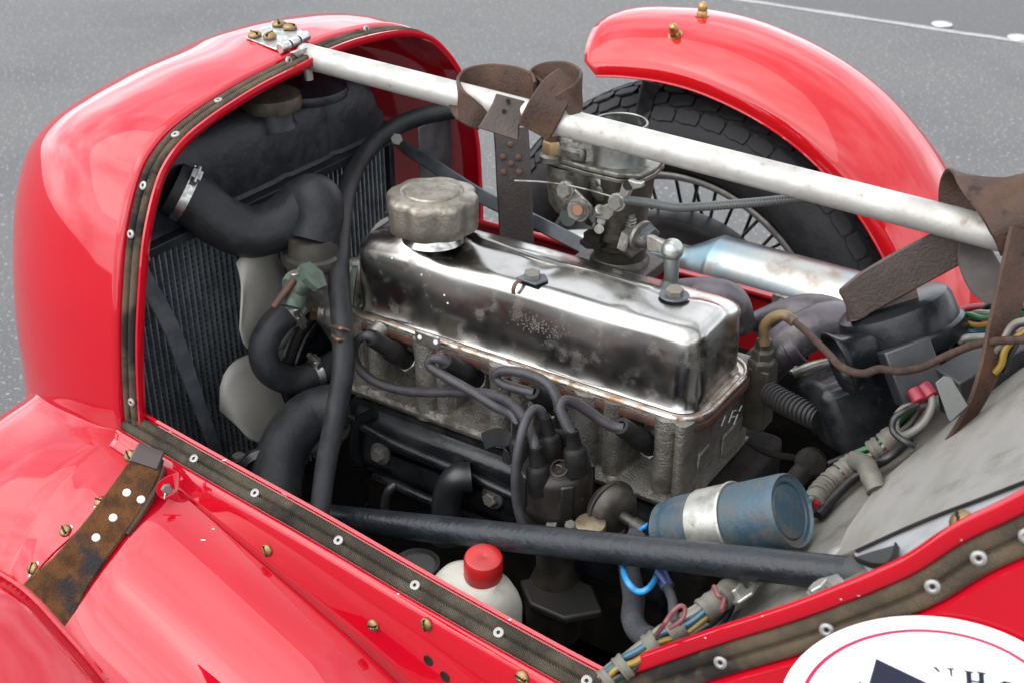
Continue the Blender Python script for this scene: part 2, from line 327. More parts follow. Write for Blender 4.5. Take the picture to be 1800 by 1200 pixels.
# ------------------------------------------------------------------ ground
mb = MB().grid([[V((x, y, 0)) for y in np.linspace(-12, 4.05, 2)] for x in np.linspace(-40, 40, 2)])
g = mb.build('ground', ASPH); tag(g, None, None, kind='structure')
mb = MB().grid([[V((x, y, .0005)) for y in (4.05, 60)] for x in (-40, 40)])
g2 = mb.build('road_far_lane', ASPH2); tag(g2, None, None, kind='structure')
mb = MB(); rows = []
for i in range(120):
    x = -9 + i * .12; rows.append([V((x, 4.055 + .004 * math.sin(i * 1.7), .004)), V((x, 4.095 + .006 * math.sin(i * 2.3 + 1), .004))])
ln = mb.grid(rows).build('painted_line', LINE); tag(ln, 'thin worn pale line painted along the grey asphalt behind the car', 'road marking')
for px, py, lab in ((1657, 34, 'left white road stud beside the painted line'), (1792, 57, 'right white road stud beside the painted line at the picture edge')):
    c = P(px, py, Z=.004); mb = MB().lathe(c, (0, 0, 1), [(.034, 0), (.032, .005), (.022, .009), (0, .010)], 20)
    mb.mi = 1; mb.lathe(c + V((0, 0, .002)), (0, 0, 1), [(.042, 0), (.040, .003), (.033, .004)], 20)
    o = mb.build('road_stud', [M('stud_white', (.62, .62, .60), .5, col2=(.4, .4, .39), scale=60), STEEL]); tag(o, lab, 'road stud', 'road studs')

for _o in [q for q in COL.objects if q.name.split('.')[0] in ('ground', 'road_far_lane', 'painted_line', 'road_stud')]: _o.location.z -= .023
# ------------------------------------------------------------------ car body
body = thing('car_body', 'red open vintage sports car body with cowl, side panels and bulkhead', 'car body', (0, 0, .05))
HP = [(226, 712), (222, 600), (226, 500), (234, 410), (252, 328), (272, 280), (305, 238), (345, 205), (385, 178), (440, 145), (510, 110), (560, 84), (620, 63), (690, 51), (735, 60), (765, 85), (790, 120), (806, 165), (818, 215), (825, 260), (828, 310)]
hoop = [(p.y, p.z) for p in PL(HP, X=-.337)]
hoop = [(-.326, .50), (-.318, .57)] + hoop + [(.345, .62), (.345, .55), (.345, .45)]
hc = crv([V((0, y, z)) for y, z in hoop], 5)
def hn(i):
    t = (hc[min(i + 1, len(hc) - 1)] - hc[max(i - 1, 0)]).normalized(); return V((0, -t.z, t.y)) if True else None
HN = [hn(i) for i in range(len(hc))]
for _ in range(6): HN = [HN[0]] + [((HN[i - 1] + HN[i] * 2 + HN[i + 1]).normalized()) for i in range(1, len(HN) - 1)] + [HN[-1]]
if HN[len(HN) // 2].z < 0: HN = [-n for n in HN]
NX, NB = .335, .205
def nose_in(x):
    u = min(max((-.356 - x) / NX, 0), .999)
    return NB * (1 - math.sqrt(1 - u ** 2)) - .040 * u * (1 - u) ** 2
def cowl_sec(): # list of (x, outward offset, inset of the whole section)
    s = [(-.318, -.0075, 0), (-.318, -.001, 0), (-.3185, .0015, 0), (-.3215, .0015, 0), (-.323, -.0015, 0), (-.3445, -.0015, 0), (-.3455, .003, 0), (-.3475, .0055, 0)]
    for k in range(0, 25):
        x = -.356 - NX * math.sin(k / 24 * math.pi / 2 * .985); s.append((x, .006, nose_in(x)))
    return s
sec = cowl_sec()
def csec(p, n, x, o, ins):
    k = 1 - ins / .33; q = V((x, .017 + (p.y - .017) * k, p.z if p.z < .60 else .60 + (p.z - .60) * k)); return q + n * o
rows = [[csec(hc[i], HN[i], x, o, ins) for x, o, ins in sec] for i in range(len(hc))]
cowl = MB().grid(rows).build('nose_cowl', RED, body, solid=.0022, off=-1, ang=50)
cowl['label'] = 'glossy red rounded nose cowl round the radiator'
# double piping round the cowl opening
def pip(w=.0098, h=.0042):
    pr = []
    for sx in (-1, 1):
        for k in range(7):
            a = math.pi * k / 6; pr.append((sx * w * .53 - math.cos(a) * w * .46, h * math.sin(a) ** .7 + .0004))
    return pr
def pip_path(path, ups, name, mat, lab=None, w=.0098, h=.0042, sub=4):
    o = MB().sweep(path, ups, pip(w, h), sub).build(name, mat, body, ang=60)
    if lab: o['label'] = lab
    return o
i0 = 8; sel = list(range(i0, len(hc) - 14, 3))
sp = len(sel) * 1 // 2
cut = min(range(len(sel)), key=lambda k: abs(hc[sel[k]].y + .0))
pipA = pip_path([hc[i] + V((-.3338, 0, 0)) - HN[i] * .0012 for i in sel[:cut + 1]], [HN[i] for i in sel[:cut + 1]], 'edge_piping', PIPING)
pipB = pip_path([hc[i] + V((-.3338, 0, 0)) - HN[i] * .0012 for i in sel[cut + 1:]], [HN[i] for i in sel[cut + 1:]], 'edge_piping', PIPDARK)
# near rail: strip, lip, side face
NR = [(224, 738, -.316), (310, 787, -.323), (396, 836, -.330), (563, 930, -.342), (757, 1043, -.353), (966, 1160, -.363), (1090, 1226, -.368)]
rail = PS('Y', *NR); nvec = V((0, -.55, .835)).normalized(); bvec = V((0, nvec.z, -nvec.y))
rc = crv(rail, 8)
def creaseZ(x): return float(np.interp(x, [-.62, -.36, -.30, -.222, -.11, .02, .10, .35], [.555, .59, .583, .578, .548, .512, .482, .38]))
rows = []
for p in rc:
    r = [p + bvec * b + nvec * n for b, n in [(.0158, -.008), (.0165, .0015), (.0160, .0035), (.0128, .0035), (.0120, -.0012), (-.0122, -.0012), (-.0130, .0040), (-.0155, .0060), (-.0190, .0050)]]
    q = r[-1]; r.append(q + V((0, -.0025, -.006))); q = r[-1]; zc = creaseZ(p.x)
    for k in range(1, 5): r.append(V((q.x, q.y - .002 * k, q.z + (zc - q.z) * k / 4)))
    rows.append(r)
side = MB().grid(rows).build('side_rail', RED, body, solid=.002, off=-1, ang=45)
pipC = pip_path([p + nvec * -.0010 - bvec * .0005 for p in rail], nvec, 'edge_piping', PIPDARK, w=.0112, h=.0046, sub=8)
# valance / wing apron outside the rail
def innerY(x):
    if x > -.34: return float(np.interp(x, [-.34, -.2, 0, .2, .35], [-.329, -.344, -.361, -.374, -.380]))
    return -.321 + max(0, nose_in(x)) * 1.02
rows = []
for x in list(np.linspace(-.575, -.352, 24)) + list(np.linspace(-.345, .34, 40)):
    r = []; y0 = innerY(x); z0 = creaseZ(x); nose = x < -.352
    wv, dv = .20, .24
    for k in range(0, 29):
        fr_ = .032 * max(0.0, min(1.0, (-.352 - x) / .06))
        if k <= 4:
            a = k / 4 * math.pi / 2; o = fr_ * (1 - math.cos(a)) + .0004 * k; zz = fr_ * (1 - math.sin(a))
        else:
            kk = (k - 4) / 24; u_ = math.sin(kk * math.pi / 2 * .985); o = fr_ + .0016 + wv * u_; zz = -dv * (1 - (1 - u_ ** 2.7) ** (1 / 2.7)) - .10 * wv * u_
        z = z0 + zz
        if x < -.50: z -= .10 * (1 - math.sqrt(max(0, 1 - ((-.50 - x) / .105) ** 2)))
        r.append(V((x, y0 - o + fr_ * .45, z)))
    rows.append(r)
val = MB().grid(rows).build('side_apron', RED, body, solid=.002, off=-1, ang=40)
# rear of the opening: scuttle edge with double piping, side panel
PR = [(1094, 1210, -.368), (1180, 1180, -.369), (1270, 1150, -.369), (1380, 1117, -.369), (1455, 1092, -.368), (1560, 1052, -.366), (1630, 1020, -.364), (1710, 970, -.361), (1800, 928, -.356), (1880, 885, -.35)]
scp = PS('Y', *PR)
sn = V((.12, -.94, .22)).normalized()
scc = crv(scp, 6); rows = []
for i, p in enumerate(scc):
    t = (scc[min(i + 1, len(scc) - 1)] - scc[max(i - 1, 0)]).normalized(); n = (sn - t * sn.dot(t)).normalized(); b = t.cross(n)
    if b.z < 0: b = -b
    p = p - b * .004; r = [p + b * x + n * y for x, y in [(.0235, -.010), (.0265, -.001), (.0262, .002), (.0245, .004), (.0165, .0045), (.0142, .003), (.0136, -.0012), (-.0130, -.0012), (-.0140, .003), (-.0160, .006), (-.0190, .006)]]
    q = r[-1]
    for k in range(1, 12):
        d = .035 * k; r.append(q + V((d * .55, -.030 * math.sin(min(1, k / 11) * math.pi / 2), -d)))
    rows.append(r)
scut = MB().grid(rows).build('scuttle_side', RED, body, solid=.002, off=-1, ang=45)
pipD = pip_path([p + sn * .0002 + V((.0028, 0, -.0028)) for p in scp], sn, 'edge_piping', PIPING, w=.0122, h=.0036, sub=6)
# rivets in the piping grooves
for px, py in [(309, 238), (253, 327), (231, 412), (384, 178), (507, 107), (643, 52), (232, 706)]:
    l, n = HIT(px, py, pipA, pipB, cowl)
    n = HIT(px, py, cowl)[1] or n
    if l: inst(ME_RIVET, 'rivet', l + n * .0004, n, body, scale=.0050)
for px, py in [(340, 808), (449, 868), (589, 952), (730, 1029), (883, 1110), (1035, 1194), (1266, 1160), (1447, 1095), (1630, 1021), (1709, 972), (1793, 930)]:
    l, n = HIT(px, py, pipC, pipD, side, scut)
    n = nvec if px < 1090 else sn
    pth = crv([p + nvec * -.0010 - bvec * .0005 for p in rail], 16) if px < 1090 else crv([p + sn * .0002 + V((.0028, 0, -.0028)) for p in scp], 16)
    l = min(pth, key=lambda q: (q - l).length)
    if l: inst(ME_RIVET, 'rivet', l + n * .0030, n, body, scale=.0054 if px < 1200 else .0057)
# screws
for px, py, s in [(228, 800, .0068), (470, 966, .0068), (657, 1098, .0068), (750, 1096, .0068), (177, 881, .0068), (115, 932, .0068), (58, 998, .0068), (918, 1190, .007)]:
    l, n = HIT(px, py, side, val)
    if l: inst(ME_SCREW, 'screw', l, n, body, spin=random.uniform(0, 3), scale=s)
for px, py in [(753, 1160), (782, 1188)]:
    l, n = HIT(px, py, side, val)
    if l: MB().lathe(l, n, [(0, .0006), (.0035, .0006), (.005, .0009), (.0058, .0002)], 16).build('screw_hole', BLACKM, body)
# overlapped seam of the apron beside the screws
sm = []
for px, py in [(232, 838), (200, 868), (165, 905), (128, 940), (90, 975), (60, 1010), (45, 1040)]:
    l, n = HIT(px, py, val)
    if l: sm.append(l + n * .0006)
MB().tube(sm, .0011, 8).build('panel_seam', RED, body)
# chipped paint: small bare spots round the screws and on the edges
CHIP = M('bare_primer', (.85, .82, .80), .6)
for px, py, w_, h_ in [(375, 929, 3.2, 2.2), (357, 948, 5, 1.6), (186, 876, 4, 3), (124, 926, 4.5, 4), (66, 990, 4, 5), (52, 1010, 3, 3), (166, 890, 3, 1.6), (1510, 1046, 3, 1.5), (1690, 948, 2, 1), (1478, 1052, 2, 1), (896, 1088, 3, 1.2), (1500, 1062, 2, 1), (1690, 1026, 7, 2), (700, 1043, 3, 1), (500, 868, 6, 1.2), (395, 808, 5, 1.2), (300, 758, 4, 1.0), (610, 937, 3, 1.0), (1240, 1120, 3, 1.0), (1340, 1082, 2.5, 1.0)]:
    l, n = HIT(px, py, side, val, scut)
    if l is None: continue
    k_ = depth(l) / FPX; u_, v_, _ = basis(n); ax_ = (RGT - n * RGT.dot(n)).normalized(); ay_ = n.cross(ax_)
    MB().prism([l + n * .00025 + ax_ * (w_ * k_ * math.cos(a) * random.uniform(.6, 1.2)) + ay_ * (h_ * k_ * math.sin(a) * random.uniform(.6, 1.3)) for a in np.linspace(0, 2 * math.pi, 9, endpoint=False)], -n * .0002).build('paint_chip', CHIP, body)
# ------------------------------------------------------------------ radiator
def clamp(parent, c, ax, r, screw_dir, w=.009, name='hose_clamp', mat=None):
    """worm-drive clip: slotted band with its screw housing"""
    mat = mat or STEEL
    u, v, a = basis(ax); mbc = MB().lathe(V(c) - a * w / 2, a, [(r, 0), (r + .0012, 0), (r + .0012, w), (r, w)], 32)
    d = V(screw_dir); d = (d - a * d.dot(a)).normalized(); tdir = a.cross(d)
    hc_ = V(c) + d * (r + .004)
    mbc.box(hc_, w * 1.15, .013, .007, a, tdir, d); mbc.cyl(hc_ - tdir * .012, hc_ + tdir * .012, .0038, 12)
    for k in range(9):
        th = -0.9 - k * .10; q = d * math.cos(th) + tdir * math.sin(th); mbc.box(V(c) + q * (r + .0014), w * .7, .0014, .0012, a, q.cross(a), q)
    return mbc.build(name, mat, parent, ang=30)
rad = thing('radiator', 'black painted radiator with finned core behind the engine inside the red cowl', 'radiator', (-.41, -.02, .30))
def rbox(x0, x1, y0, y1, z0, z1, r=.02, nz=6):
    rows = []
    for k in range(nz * 2 + 1):
        pass
    return MB().box(((x0 + x1) / 2, (y0 + y1) / 2, (z0 + z1) / 2), x1 - x0, y1 - y0, z1 - z0)
tank = MB(); rows = []
for y in np.linspace(-.245, .205, 40):
    e = min(1, (y + .245) / .03) if y < 0 else min(1, (.205 - y) / .03); top = .792 + .058 * math.sqrt(max(0, 1 - (1 - e) ** 2)) + .012 * math.sqrt(max(0, 1 - ((y + .02) / .235) ** 2))
    rib = sum(.005 * math.exp(-((y - c) / .007) ** 2) for c in (-.115, .005, .10))
    xr = -.383 - rib * 1.0
    prof = [(xr + .004, .772), (xr, .776), (xr, .80)] + [(xr - .022 * (1 - math.cos(a)), .80 + (top - .80) * math.sin(a)) for a in np.linspace(.1, math.pi / 2, 8)] + [(-.455, top - .004), (-.462, .80), (-.462, .772)]
    rows.append([V((x, y, z)) for x, z in prof])
tank.grid(rows); tank.f += [tuple(range(len(prof))), tuple(range(39 * len(prof), 40 * len(prof)))[::-1]]; tank.m += [0, 0]
tk = tank.build('header_tank', RADBLK, rad, ang=35)
fl = MB().box((-.410, -.02, .7685), .088, .475, .005); fl.box((-.3665, -.02, .7655), .0025, .475, .011); fl.build('tank_flange', RADBLK, rad, bevel=.001)
nk = MB(); c = P(478, 195, X=-.40); nk.lathe((c.x, c.y, .835), (0, 0, 1), [(.030, 0), (.027, .006), (.025, .028), (.030, .030)], 28); nk.build('filler_neck', RADBLK, tk)
MB().lathe((c.x, c.y, .862), (0, 0, 1), [(.036, -.004), (.038, .004), (.036, .012), (.03, .016), (.012, .018), (0, .018)], 28, lobes=lambda t: 1 + .06 * (abs(math.cos(t)) ** 8)).build('filler_cap', M('cap_brown', (.10, .08, .055), .55, .4, col2=(.05, .04, .03), scale=60), rad)
MB().lathe((-.405, .085, .852), (0, 0, 1), [(.05, 0), (.052, .006), (.05, .012), (.02, .016), (0, .017)], 28).build('tank_boss', RADBLK, tk)
# core: tubes and folded fins (hundreds of folds: one joined part)
tb = MB(); ys = np.arange(-.262, .225, .0090)
for y in ys: tb.box((-.425, y, .55), .050, .0021, .432)
tb = tb.build('core_tubes', FIN, rad); tb['kind'] = 'stuff'
fm = MB()
for y in ys[:-1]:
    vs = []; n = 124
    for k in range(n + 1):
        yy = y + (.0016 if k % 2 else .0074); z = .336 + k * .00347
        vs += [V((-.4025, yy, z)), V((-.420, yy, z + .0006))]
    fm.add(vs, [(2 * k, 2 * k + 1, 2 * k + 3, 2 * k + 2) for k in range(n)])
fo = fm.build('core_fins', M('core_fin_dark', (.16, .185, .20), .4, .6), rad, ang=5); fo['kind'] = 'stuff'
MB().box((-.447, -.02, .55), .004, .49, .44).build('core_back', BLACKM, rad)
for s in (-.272, .232): MB().box((-.425, s, .55), .066, .010, .45).build('side_channel', RADBLK, rad, bevel=.0015)
st = PL([(246, 474), (262, 505), (300, 575), (325, 640), (350, 710), (370, 765), (382, 800), (392, 822)], X=-.352)
MB().ribbon(st, V((.25, .9, .38)), [.018, .019, .020, .020, .017, .016, .016, .017], .003).build('stay_strap', STRUT, rad)
inst(ME_HEX, 'bolt_head', P(254, 455, X=-.345), (.5, -.7, .4), rad, scale=.007)
inst(ME_HEX, 'bolt_head', P(420, 806, X=-.30), (0, 0, 1), rad, scale=.008)
MB().box(P(425, 818, X=-.30), .03, .06, .004).build('foot_bracket', STRUT, rad, bevel=.001)
# far inner flap seen beyond the radiator
MB().box(P(765, 262, X=-.36), .002, .075, .085).build('inner_splash_panel', M('grey_alloy', (.13, .135, .14), .45, .6, col2=(.08, .08, .08), scale=30), body, bevel=.001)
# ------------------------------------------------------------------ hoses
NKC = P(300, 345, X=-.385)
hose = thing('top_radiator_hose', 'thick black rubber hose curving from the radiator tank to the engine', 'hose', P(450, 405, X=-.315))
hp = [P(300, 330, X=-.385), P(338, 350, X=-.368), P(385, 388, X=-.345), P(440, 408, X=-.322), P(495, 392, X=-.30), P(535, 356, X=-.283), P(556, 352, X=-.268), P(560, 382, X=-.262), P(550, 424, X=-.26)]
MB().tube(hp, [.031, .031, .030, .030, .030, .029, .029, .029, .027], 28, 10).build('hose', RUBBER, hose)
d0 = (crv(hp, 8)[6] - crv(hp, 8)[2]).normalized()
clamp(hose, P(325, 341, X=-.375), d0, .0315, V((.3, -.3, 1)), .010)
low = MB().tube([P(600, 712, D=1.47), P(548, 728, D=1.47), P(508, 770, D=1.45), P(488, 830, D=1.42), P(487, 905, D=1.38), P(495, 960, D=1.35)], [.027, .029, .029, .028, .027, .027], 26, 10).build('lower_radiator_hose', RUBBER)
tag(low, 'thick black rubber hose bending down beside the engine below the fan', 'hose')
byp = thing('bypass_hose', 'small black U-shaped rubber hose with steel clips in front of the fan', 'hose', P(470, 640, X=-.27))
bp = [P(512, 545, X=-.262), P(482, 572, X=-.268), P(463, 610, X=-.272), P(472, 648, X=-.268), P(510, 668, X=-.258), P(555, 657, X=-.245), P(600, 632, X=-.235)]
MB().tube(bp, [.0165, .017, .017, .017, .0168, .0165, .016], 22, 10).build('hose', RUBBER, byp)
cb = crv(bp, 8); clamp(byp, cb[1], cb[3] - cb[0], .0175, V((.9, -.2, -.1)), .009); clamp(byp, cb[-9], cb[-7] - cb[-10], .017, V((0, -.5, 1)), .009)
vh = [P(860, 190, D=1.66), P(800, 194, D=1.68), P(735, 207, D=1.68), P(680, 233, D=1.67), P(635, 280, D=1.65), P(608, 340, D=1.57), P(597, 420, D=1.505), P(596, 500, D=1.455), P(602, 580, D=1.42), P(603, 650, D=1.405), P(590, 730, D=1.40), P(574, 810, D=1.36), P(562, 900, D=1.31), P(556, 960, D=1.28)]
vo = MB().tube(vh, [.0118, .0118, .0118, .0118, .0118, .0122, .0125, .0125, .0125, .0122, .0115, .0105, .010], 20, 10).build('breather_hose', RUBBER)
tag(vo, 'long thin black hose arching over from the bar down past the cover front', 'hose')
wc = [P(581, 572, D=1.425), P(598, 577, D=1.400), P(612, 582, D=1.41), P(611, 594, D=1.41), P(595, 597, D=1.398), P(585, 590, D=1.41)]
tag(MB().tube(wc, .0021, 8, 8).build('wire_clip', M('copper_wire', (.20, .11, .08), .45, .7)), 'copper wire spring clip round the thin breather hose', 'clip')
# ------------------------------------------------------------------ fan and pulley
fan = thing('cooling_fan', 'pale plastic cooling fan between radiator and engine', 'fan', (-.315, -.02, .62))
FC = V((-.312, -.022, .600))
fb = []
for k in range(6):
    a0 = math.radians(2 + 60 * k); rows = []
    for i in range(17):
        t = i / 16; r = .04 + .138 * t; row = []
        for j in range(9):
            q = j / 8 - .5; wdt = .95 * math.sqrt(max(0, 1 - max(0, (t - .55) / .46) ** 2.6)); th = a0 + q * wdt + t * .15
            row.append(FC + V((-(q) * .030 + .005 * math.cos(q * 3), math.sin(th) * r, math.cos(th) * r)))
        rows.append(row)
    MB().grid(rows).build('blade', FANMAT, fan, solid=.0025, off=0)
MB().lathe(FC + V((-.02, 0, 0)), (1, 0, 0), [(0, -.005), (.035, -.005), (.05, .0), (.05, .025), (.03, .03), (0, .03)], 32).build('hub', FANMAT, fan)
pl = thing('water_pump_pulley', 'black belt pulley in front of the engine beside the bypass hose', 'pulley', (-.27, -.04, .54))
PC = P(585, 640, X=-.268)
MB().lathe(PC + V((-.02, 0, 0)), (1, 0, 0), [(0, .006), (.05, .006), (.060, .0), (.072, -.002), (.074, .0), (.064, .010), (.074, .020), (.072, .022), (.055, .020), (.05, .016), (0, .016)], 48).build('wheel', BLACK, pl)
belt = MB(); bc = PC + V((-.010, 0, 0)); ring = [bc + V((0, math.sin(a) * .0715, math.cos(a) * .0715)) for a in np.linspace(-2.2, 2.0, 30)]
belt.tube(ring + [bc + V((0, .075, -.12)), bc + V((0, .06, -.25)), bc + V((0, -.06, -.26))], .0055, 8, 2, closed=True).build('belt', RUBBLK, pl)
# ------------------------------------------------------------------ thermostat housing and tap
th = thing('thermostat_housing', 'grey cast thermostat housing under the top hose end', 'housing', (-.25, -.06, .63))
tp = P(549, 424, X=-.26)
MB().lathe(tp + V((0, 0, -.028)), (0, 0, 1), [(0, 0), (.034, 0), (.035, .004), (.034, .012), (.029, .014), (.027, .034), (0, .034)], 28).build('hose_neck', M('dark_rubber_collar', (.03, .028, .024), .55, col2=(.05, .045, .03), scale=50), th)
MB().tube([tp + V((0, 0, -.02)), tp + V((.004, .012, -.06)), tp + V((.012, .03, -.10)), tp + V((.03, .045, -.14))], [.030, .034, .032, .036], 24).build('elbow', CASTALU, th)
MB().tube([tp + V((.01, .03, -.06)), P(640, 490, X=-.235), P(660, 500, X=-.225)], [.025, .026, .03], 20).build('outlet_neck', CASTALU, th)
MB().lathe(P(622, 512, X=-.235), V((.85, .5, -.1)), [(0, -.003), (.034, -.003), (.034, .004), (0, .004)], 24).build('gasket', VERD, th)
MB().tube([P(560, 545, X=-.25), P(578, 548, X=-.24), P(600, 545, X=-.225)], [.012, .016, .018], 18).build('side_union', CASTALU, th)
MB().hexa(P(558, 545, X=-.252), P(556, 545, X=-.252) - P(580, 547, X=-.24), .0125, .008).build('plug_bolt', RUST, th)
tap = thing('drain_tap', 'green tarnished brass tap with a bar handle beside the thermostat', 'tap', P(520, 500, X=-0.234))
a0 = P(548, 487, X=-0.222); a1 = P(515, 515, X=-0.244); ad = (a1 - a0).normalized()
MB().hexa(a0 + ad * -.004, ad, .019, .008).build('hex_nut', VERD, tap); MB().tube([a0, a1], [.010, .013], 16, smooth=False).build('stem', VERD, tap)
MB().tube([P(522, 498, X=-0.244), P(512, 540, X=-0.240)], [.0155, .0135], 20, smooth=False).build('barrel', VERD, tap)
MB().lathe(P(522, 496, X=-0.244), V((.25, -.4, .85)), [(0, -.004), (.016, -.004), (.017, 0), (.0155, .003), (.0125, .002), (0, .001)], 22).build('cup', VERD, tap)
MB().cyl(P(520, 495, X=-0.248), P(518, 478, X=-0.248), .0062, 16, ch=.001).build('pin', GALV, tap)
MB().cyl(P(517, 492, X=-0.236), P(480, 541, X=-0.243), .0042, 12, ch=.001).build('handle', RUST, tap)

# ------------------------------------------------------------------ engine
eng = thing('engine', 'four-cylinder engine with grey cast head and black lower side covers', 'engine', (0, 0, .25))
# cylinder head near side as relief: columns, plug pockets, ledges
cols = [(-.205, .012), (-.180, .010), (-.107, .015), (-.083, .009), (-.005, .014), (.018, .009), (.104, .014), (.136, .011), (.1965, .012), (.222, .014)]
pockets = [(-.143, .022), (-.043, .024), (.062, .022), (.1665, .0155)]
def face_y(x, z):
    y = -.076
    for c, r in cols:
        d = abs(x - c)
        if d < r: y = min(y, -.078 - math.sqrt(r * r - d * d) * .85)
    if z > .655: y = min(y, -.083)
    zz = .5 + .5 * math.tanh((z - .583) / .0022); zt = .5 - .5 * math.tanh((z - .652) / .002)
    for c, w_ in pockets:
        f = .5 - .5 * math.tanh((abs(x - c) - w_) / .0022)
        y += f * zz * zt * (.034 + .05 * max(0, z - .60))
    if z < .578: y = min(y, -.088 - .003 * math.exp(-((z - .572) / .004) ** 2))
    return y
xs = np.linspace(-.222, .224, 200); zs = list(np.linspace(.566, .669, 44)); rows = []
for x in xs:
    edge = max(0, (x - .210) / .014); back = .014 * (1 - math.sqrt(max(0, 1 - edge ** 2)))
    rows.append([V((x, face_y(x, z) + back, z)) for z in zs])
hd = MB().grid(rows)
hd.grid([[r[k] for k in range(len(zs))] for r in [rows[-1], [V((.2255, p.y * .9 + .01, p.z)) for p in rows[-1]], [V((.2255, .07, p.z)) for p in rows[-1]], [V((.215, .085, p.z)) for p in rows[-1]], [V((-.222, .085, p.z)) for p in rows[-1]], rows[0]]])
hd.grid([[r[-1], V((r[-1].x, .085, r[-1].z))] for r in rows]); hd.grid([[r[0], V((r[0].x, .085, r[0].z))] for r in rows])
head = hd.build('cylinder_head', CAST, eng, ang=30)
hp_ = MB()
for z, dz, y0, y1 in ((.655, .010, -.05, .04), (.615, .02, -.06, -.035), (.60, .03, .0, .05)):
    hp_.box((.2268, (y0 + y1) / 2, z), .004, y1 - y0, dz)
hp_.build('rear_plates', CAST, eng, bevel=.002)
bt = MB().box((.237, .068, .635), .026, .03, .075); bt.lathe((.237, .066, .672), (0, 0, 1), [(.016, 0), (.016, .008), (.0125, .010), (.0125, .02), (.0095, .022), (.0095, .032), (.007, .034), (0, .034)], 6); bt.build('rear_boss', M('boss_dark', (.075, .068, .055), .5, .5, col2=(.05, .045, .035), scale=50), eng, bevel=.0015)
# tab bracket, chalk marks
MB().box(P(752, 597, Y=-.092), .034, .004, .018, V((1, 0, -.02)), V((0, 1, .1))).build('lifting_tab', CASTALU, eng, bevel=.002)
for px in (738, 766): inst(ME_STUD, 'rivet', P(px, 597 + (px - 752) * .3, Y=-.0945), (0, -1, .2), eng, scale=.003).data = ME_STUD
mk = MB()
for seg in ([(1268, 748), (1275, 730)], [(1281, 742), (1288, 722), (1294, 720)], [(1284, 733), (1292, 731)], [(1290, 745), (1297, 727)], [(1299, 722), (1304, 712)]):
    q = [P(x, y, X=.2281) for x, y in seg]; mk.tube(q, .0007, 6, smooth=False)
mk.build('chalk_mark', WHITE, eng)
# block and covers
MB().box((0, .005, .40), .43, .15, .335).build('block', DARKIN, eng, bevel=.004)
sg = MB().box((.23, .02, .43), .05, .20, .26); sg.build('flywheel_housing', DARKIN, eng, bevel=.01)
def panel(x0, x1, z0, z1, y, dep, r):
    rows = []
    for ins, yy in ((0, y), (.0, y - .004), (.006, y - .0045), (.010, y - dep * .7), (.016, y - dep), (.03, y - dep), (.045, y - dep)):
        o = []; xa, xb, za, zb = x0 + ins, x1 - ins, z0 + ins, z1 - ins; rr = max(.004, min(r - ins * .3, (zb - za) / 2 - .0005))
        if zb - za < .004: za = zb = (za + zb) / 2; rr = 0
        for cx, cz, s0 in ((xb - rr, zb - rr, 0), (xa + rr, zb - rr, 90), (xa + rr, za + rr, 180), (xb - rr, za + rr, 270)):
            for k in range(6): a = math.radians(s0 + 90 * k / 5); o.append(V((cx + rr * math.cos(a), yy, cz + rr * math.sin(a))))
        rows.append(o)
    return MB().grid(rows, False, True)
pc_ = panel(-.217, .045, .466, .563, -.086, .018, .014); pc_.build('side_cover', BLACK, eng, ang=50)
rb = MB().tube([V((-.205, -.106, .545)), V((-.15, -.108, .535)), V((-.05, -.108, .53)), V((.04, -.106, .522))], .006, 10); rb.build('cover_rib', BLACK, eng)
MB().tube([V((-.17, -.106, .474)), V((-.10, -.108, .472)), V((.0, -.108, .470)), V((.045, -.106, .468))], .0065, 10).build('cover_rib', BLACK, eng)
for px, py in ((670, 795), (867, 872)):
    c = P(px, py, Y=-.104); MB().lathe(c, (0, -1, .1), [(.0145, 0), (.014, .003), (.010, .004), (0, .004)], 24).build('washer', CASTALU, eng); inst(ME_HEX, 'bolt_head', c + V((0, -.004, 0)), (0, -1, .1), eng, scale=.0085)
MB().tube([V((-.195, -.10, .47)), V((-.198, -.108, .50)), V((-.19, -.108, .54)), V((-.17, -.10, .56))], .007, 10).build('cover_edge', BLACK, eng)
pan2 = panel(.05, .215, .43, .560, -.084, .010, .012); pan2.build('rear_side_cover', BLACK, eng, ang=50)
MB().tube([P(828, 838, Y=-.115), P(803, 842, Y=-.125), P(788, 868, Y=-.13), P(785, 905, Y=-.135), P(786, 950, Y=-.14)], .0175, 20).build('breather_elbow', M('pipe_black', (.015, .016, .018), .4), eng)
MB().tube([P(695, 850, Y=-.11), P(683, 862, Y=-.118), P(677, 885, Y=-.12), P(677, 910, Y=-.12)], .0058, 12).build('dipstick_tube', M('stick_grey', (.06, .06, .062), .4, .5), eng)
MB().box((0, -.02, .28), .43, .10, .10).build('sump', DARKIN, eng, bevel=.01)
# clip beside the distributor
cl = [P(850, 775, Y=-.125), P(872, 768, Y=-.125), P(893, 772, Y=-.128), P(900, 785, Y=-.128), P(895, 800, Y=-.126), P(885, 795, Y=-.122)]
MB().ribbon(cl, V((0, .3, 1)), .019, .0018).build('lead_clip', M('clip_dark', (.012, .012, .013), .45, spec=.3), eng)
MB().tube([P(655, 592, Y=-.10), P(668, 580, Y=-.085)], [.011, .0115], 18, smooth=False).build('temperature_sender', CASTALU, eng)
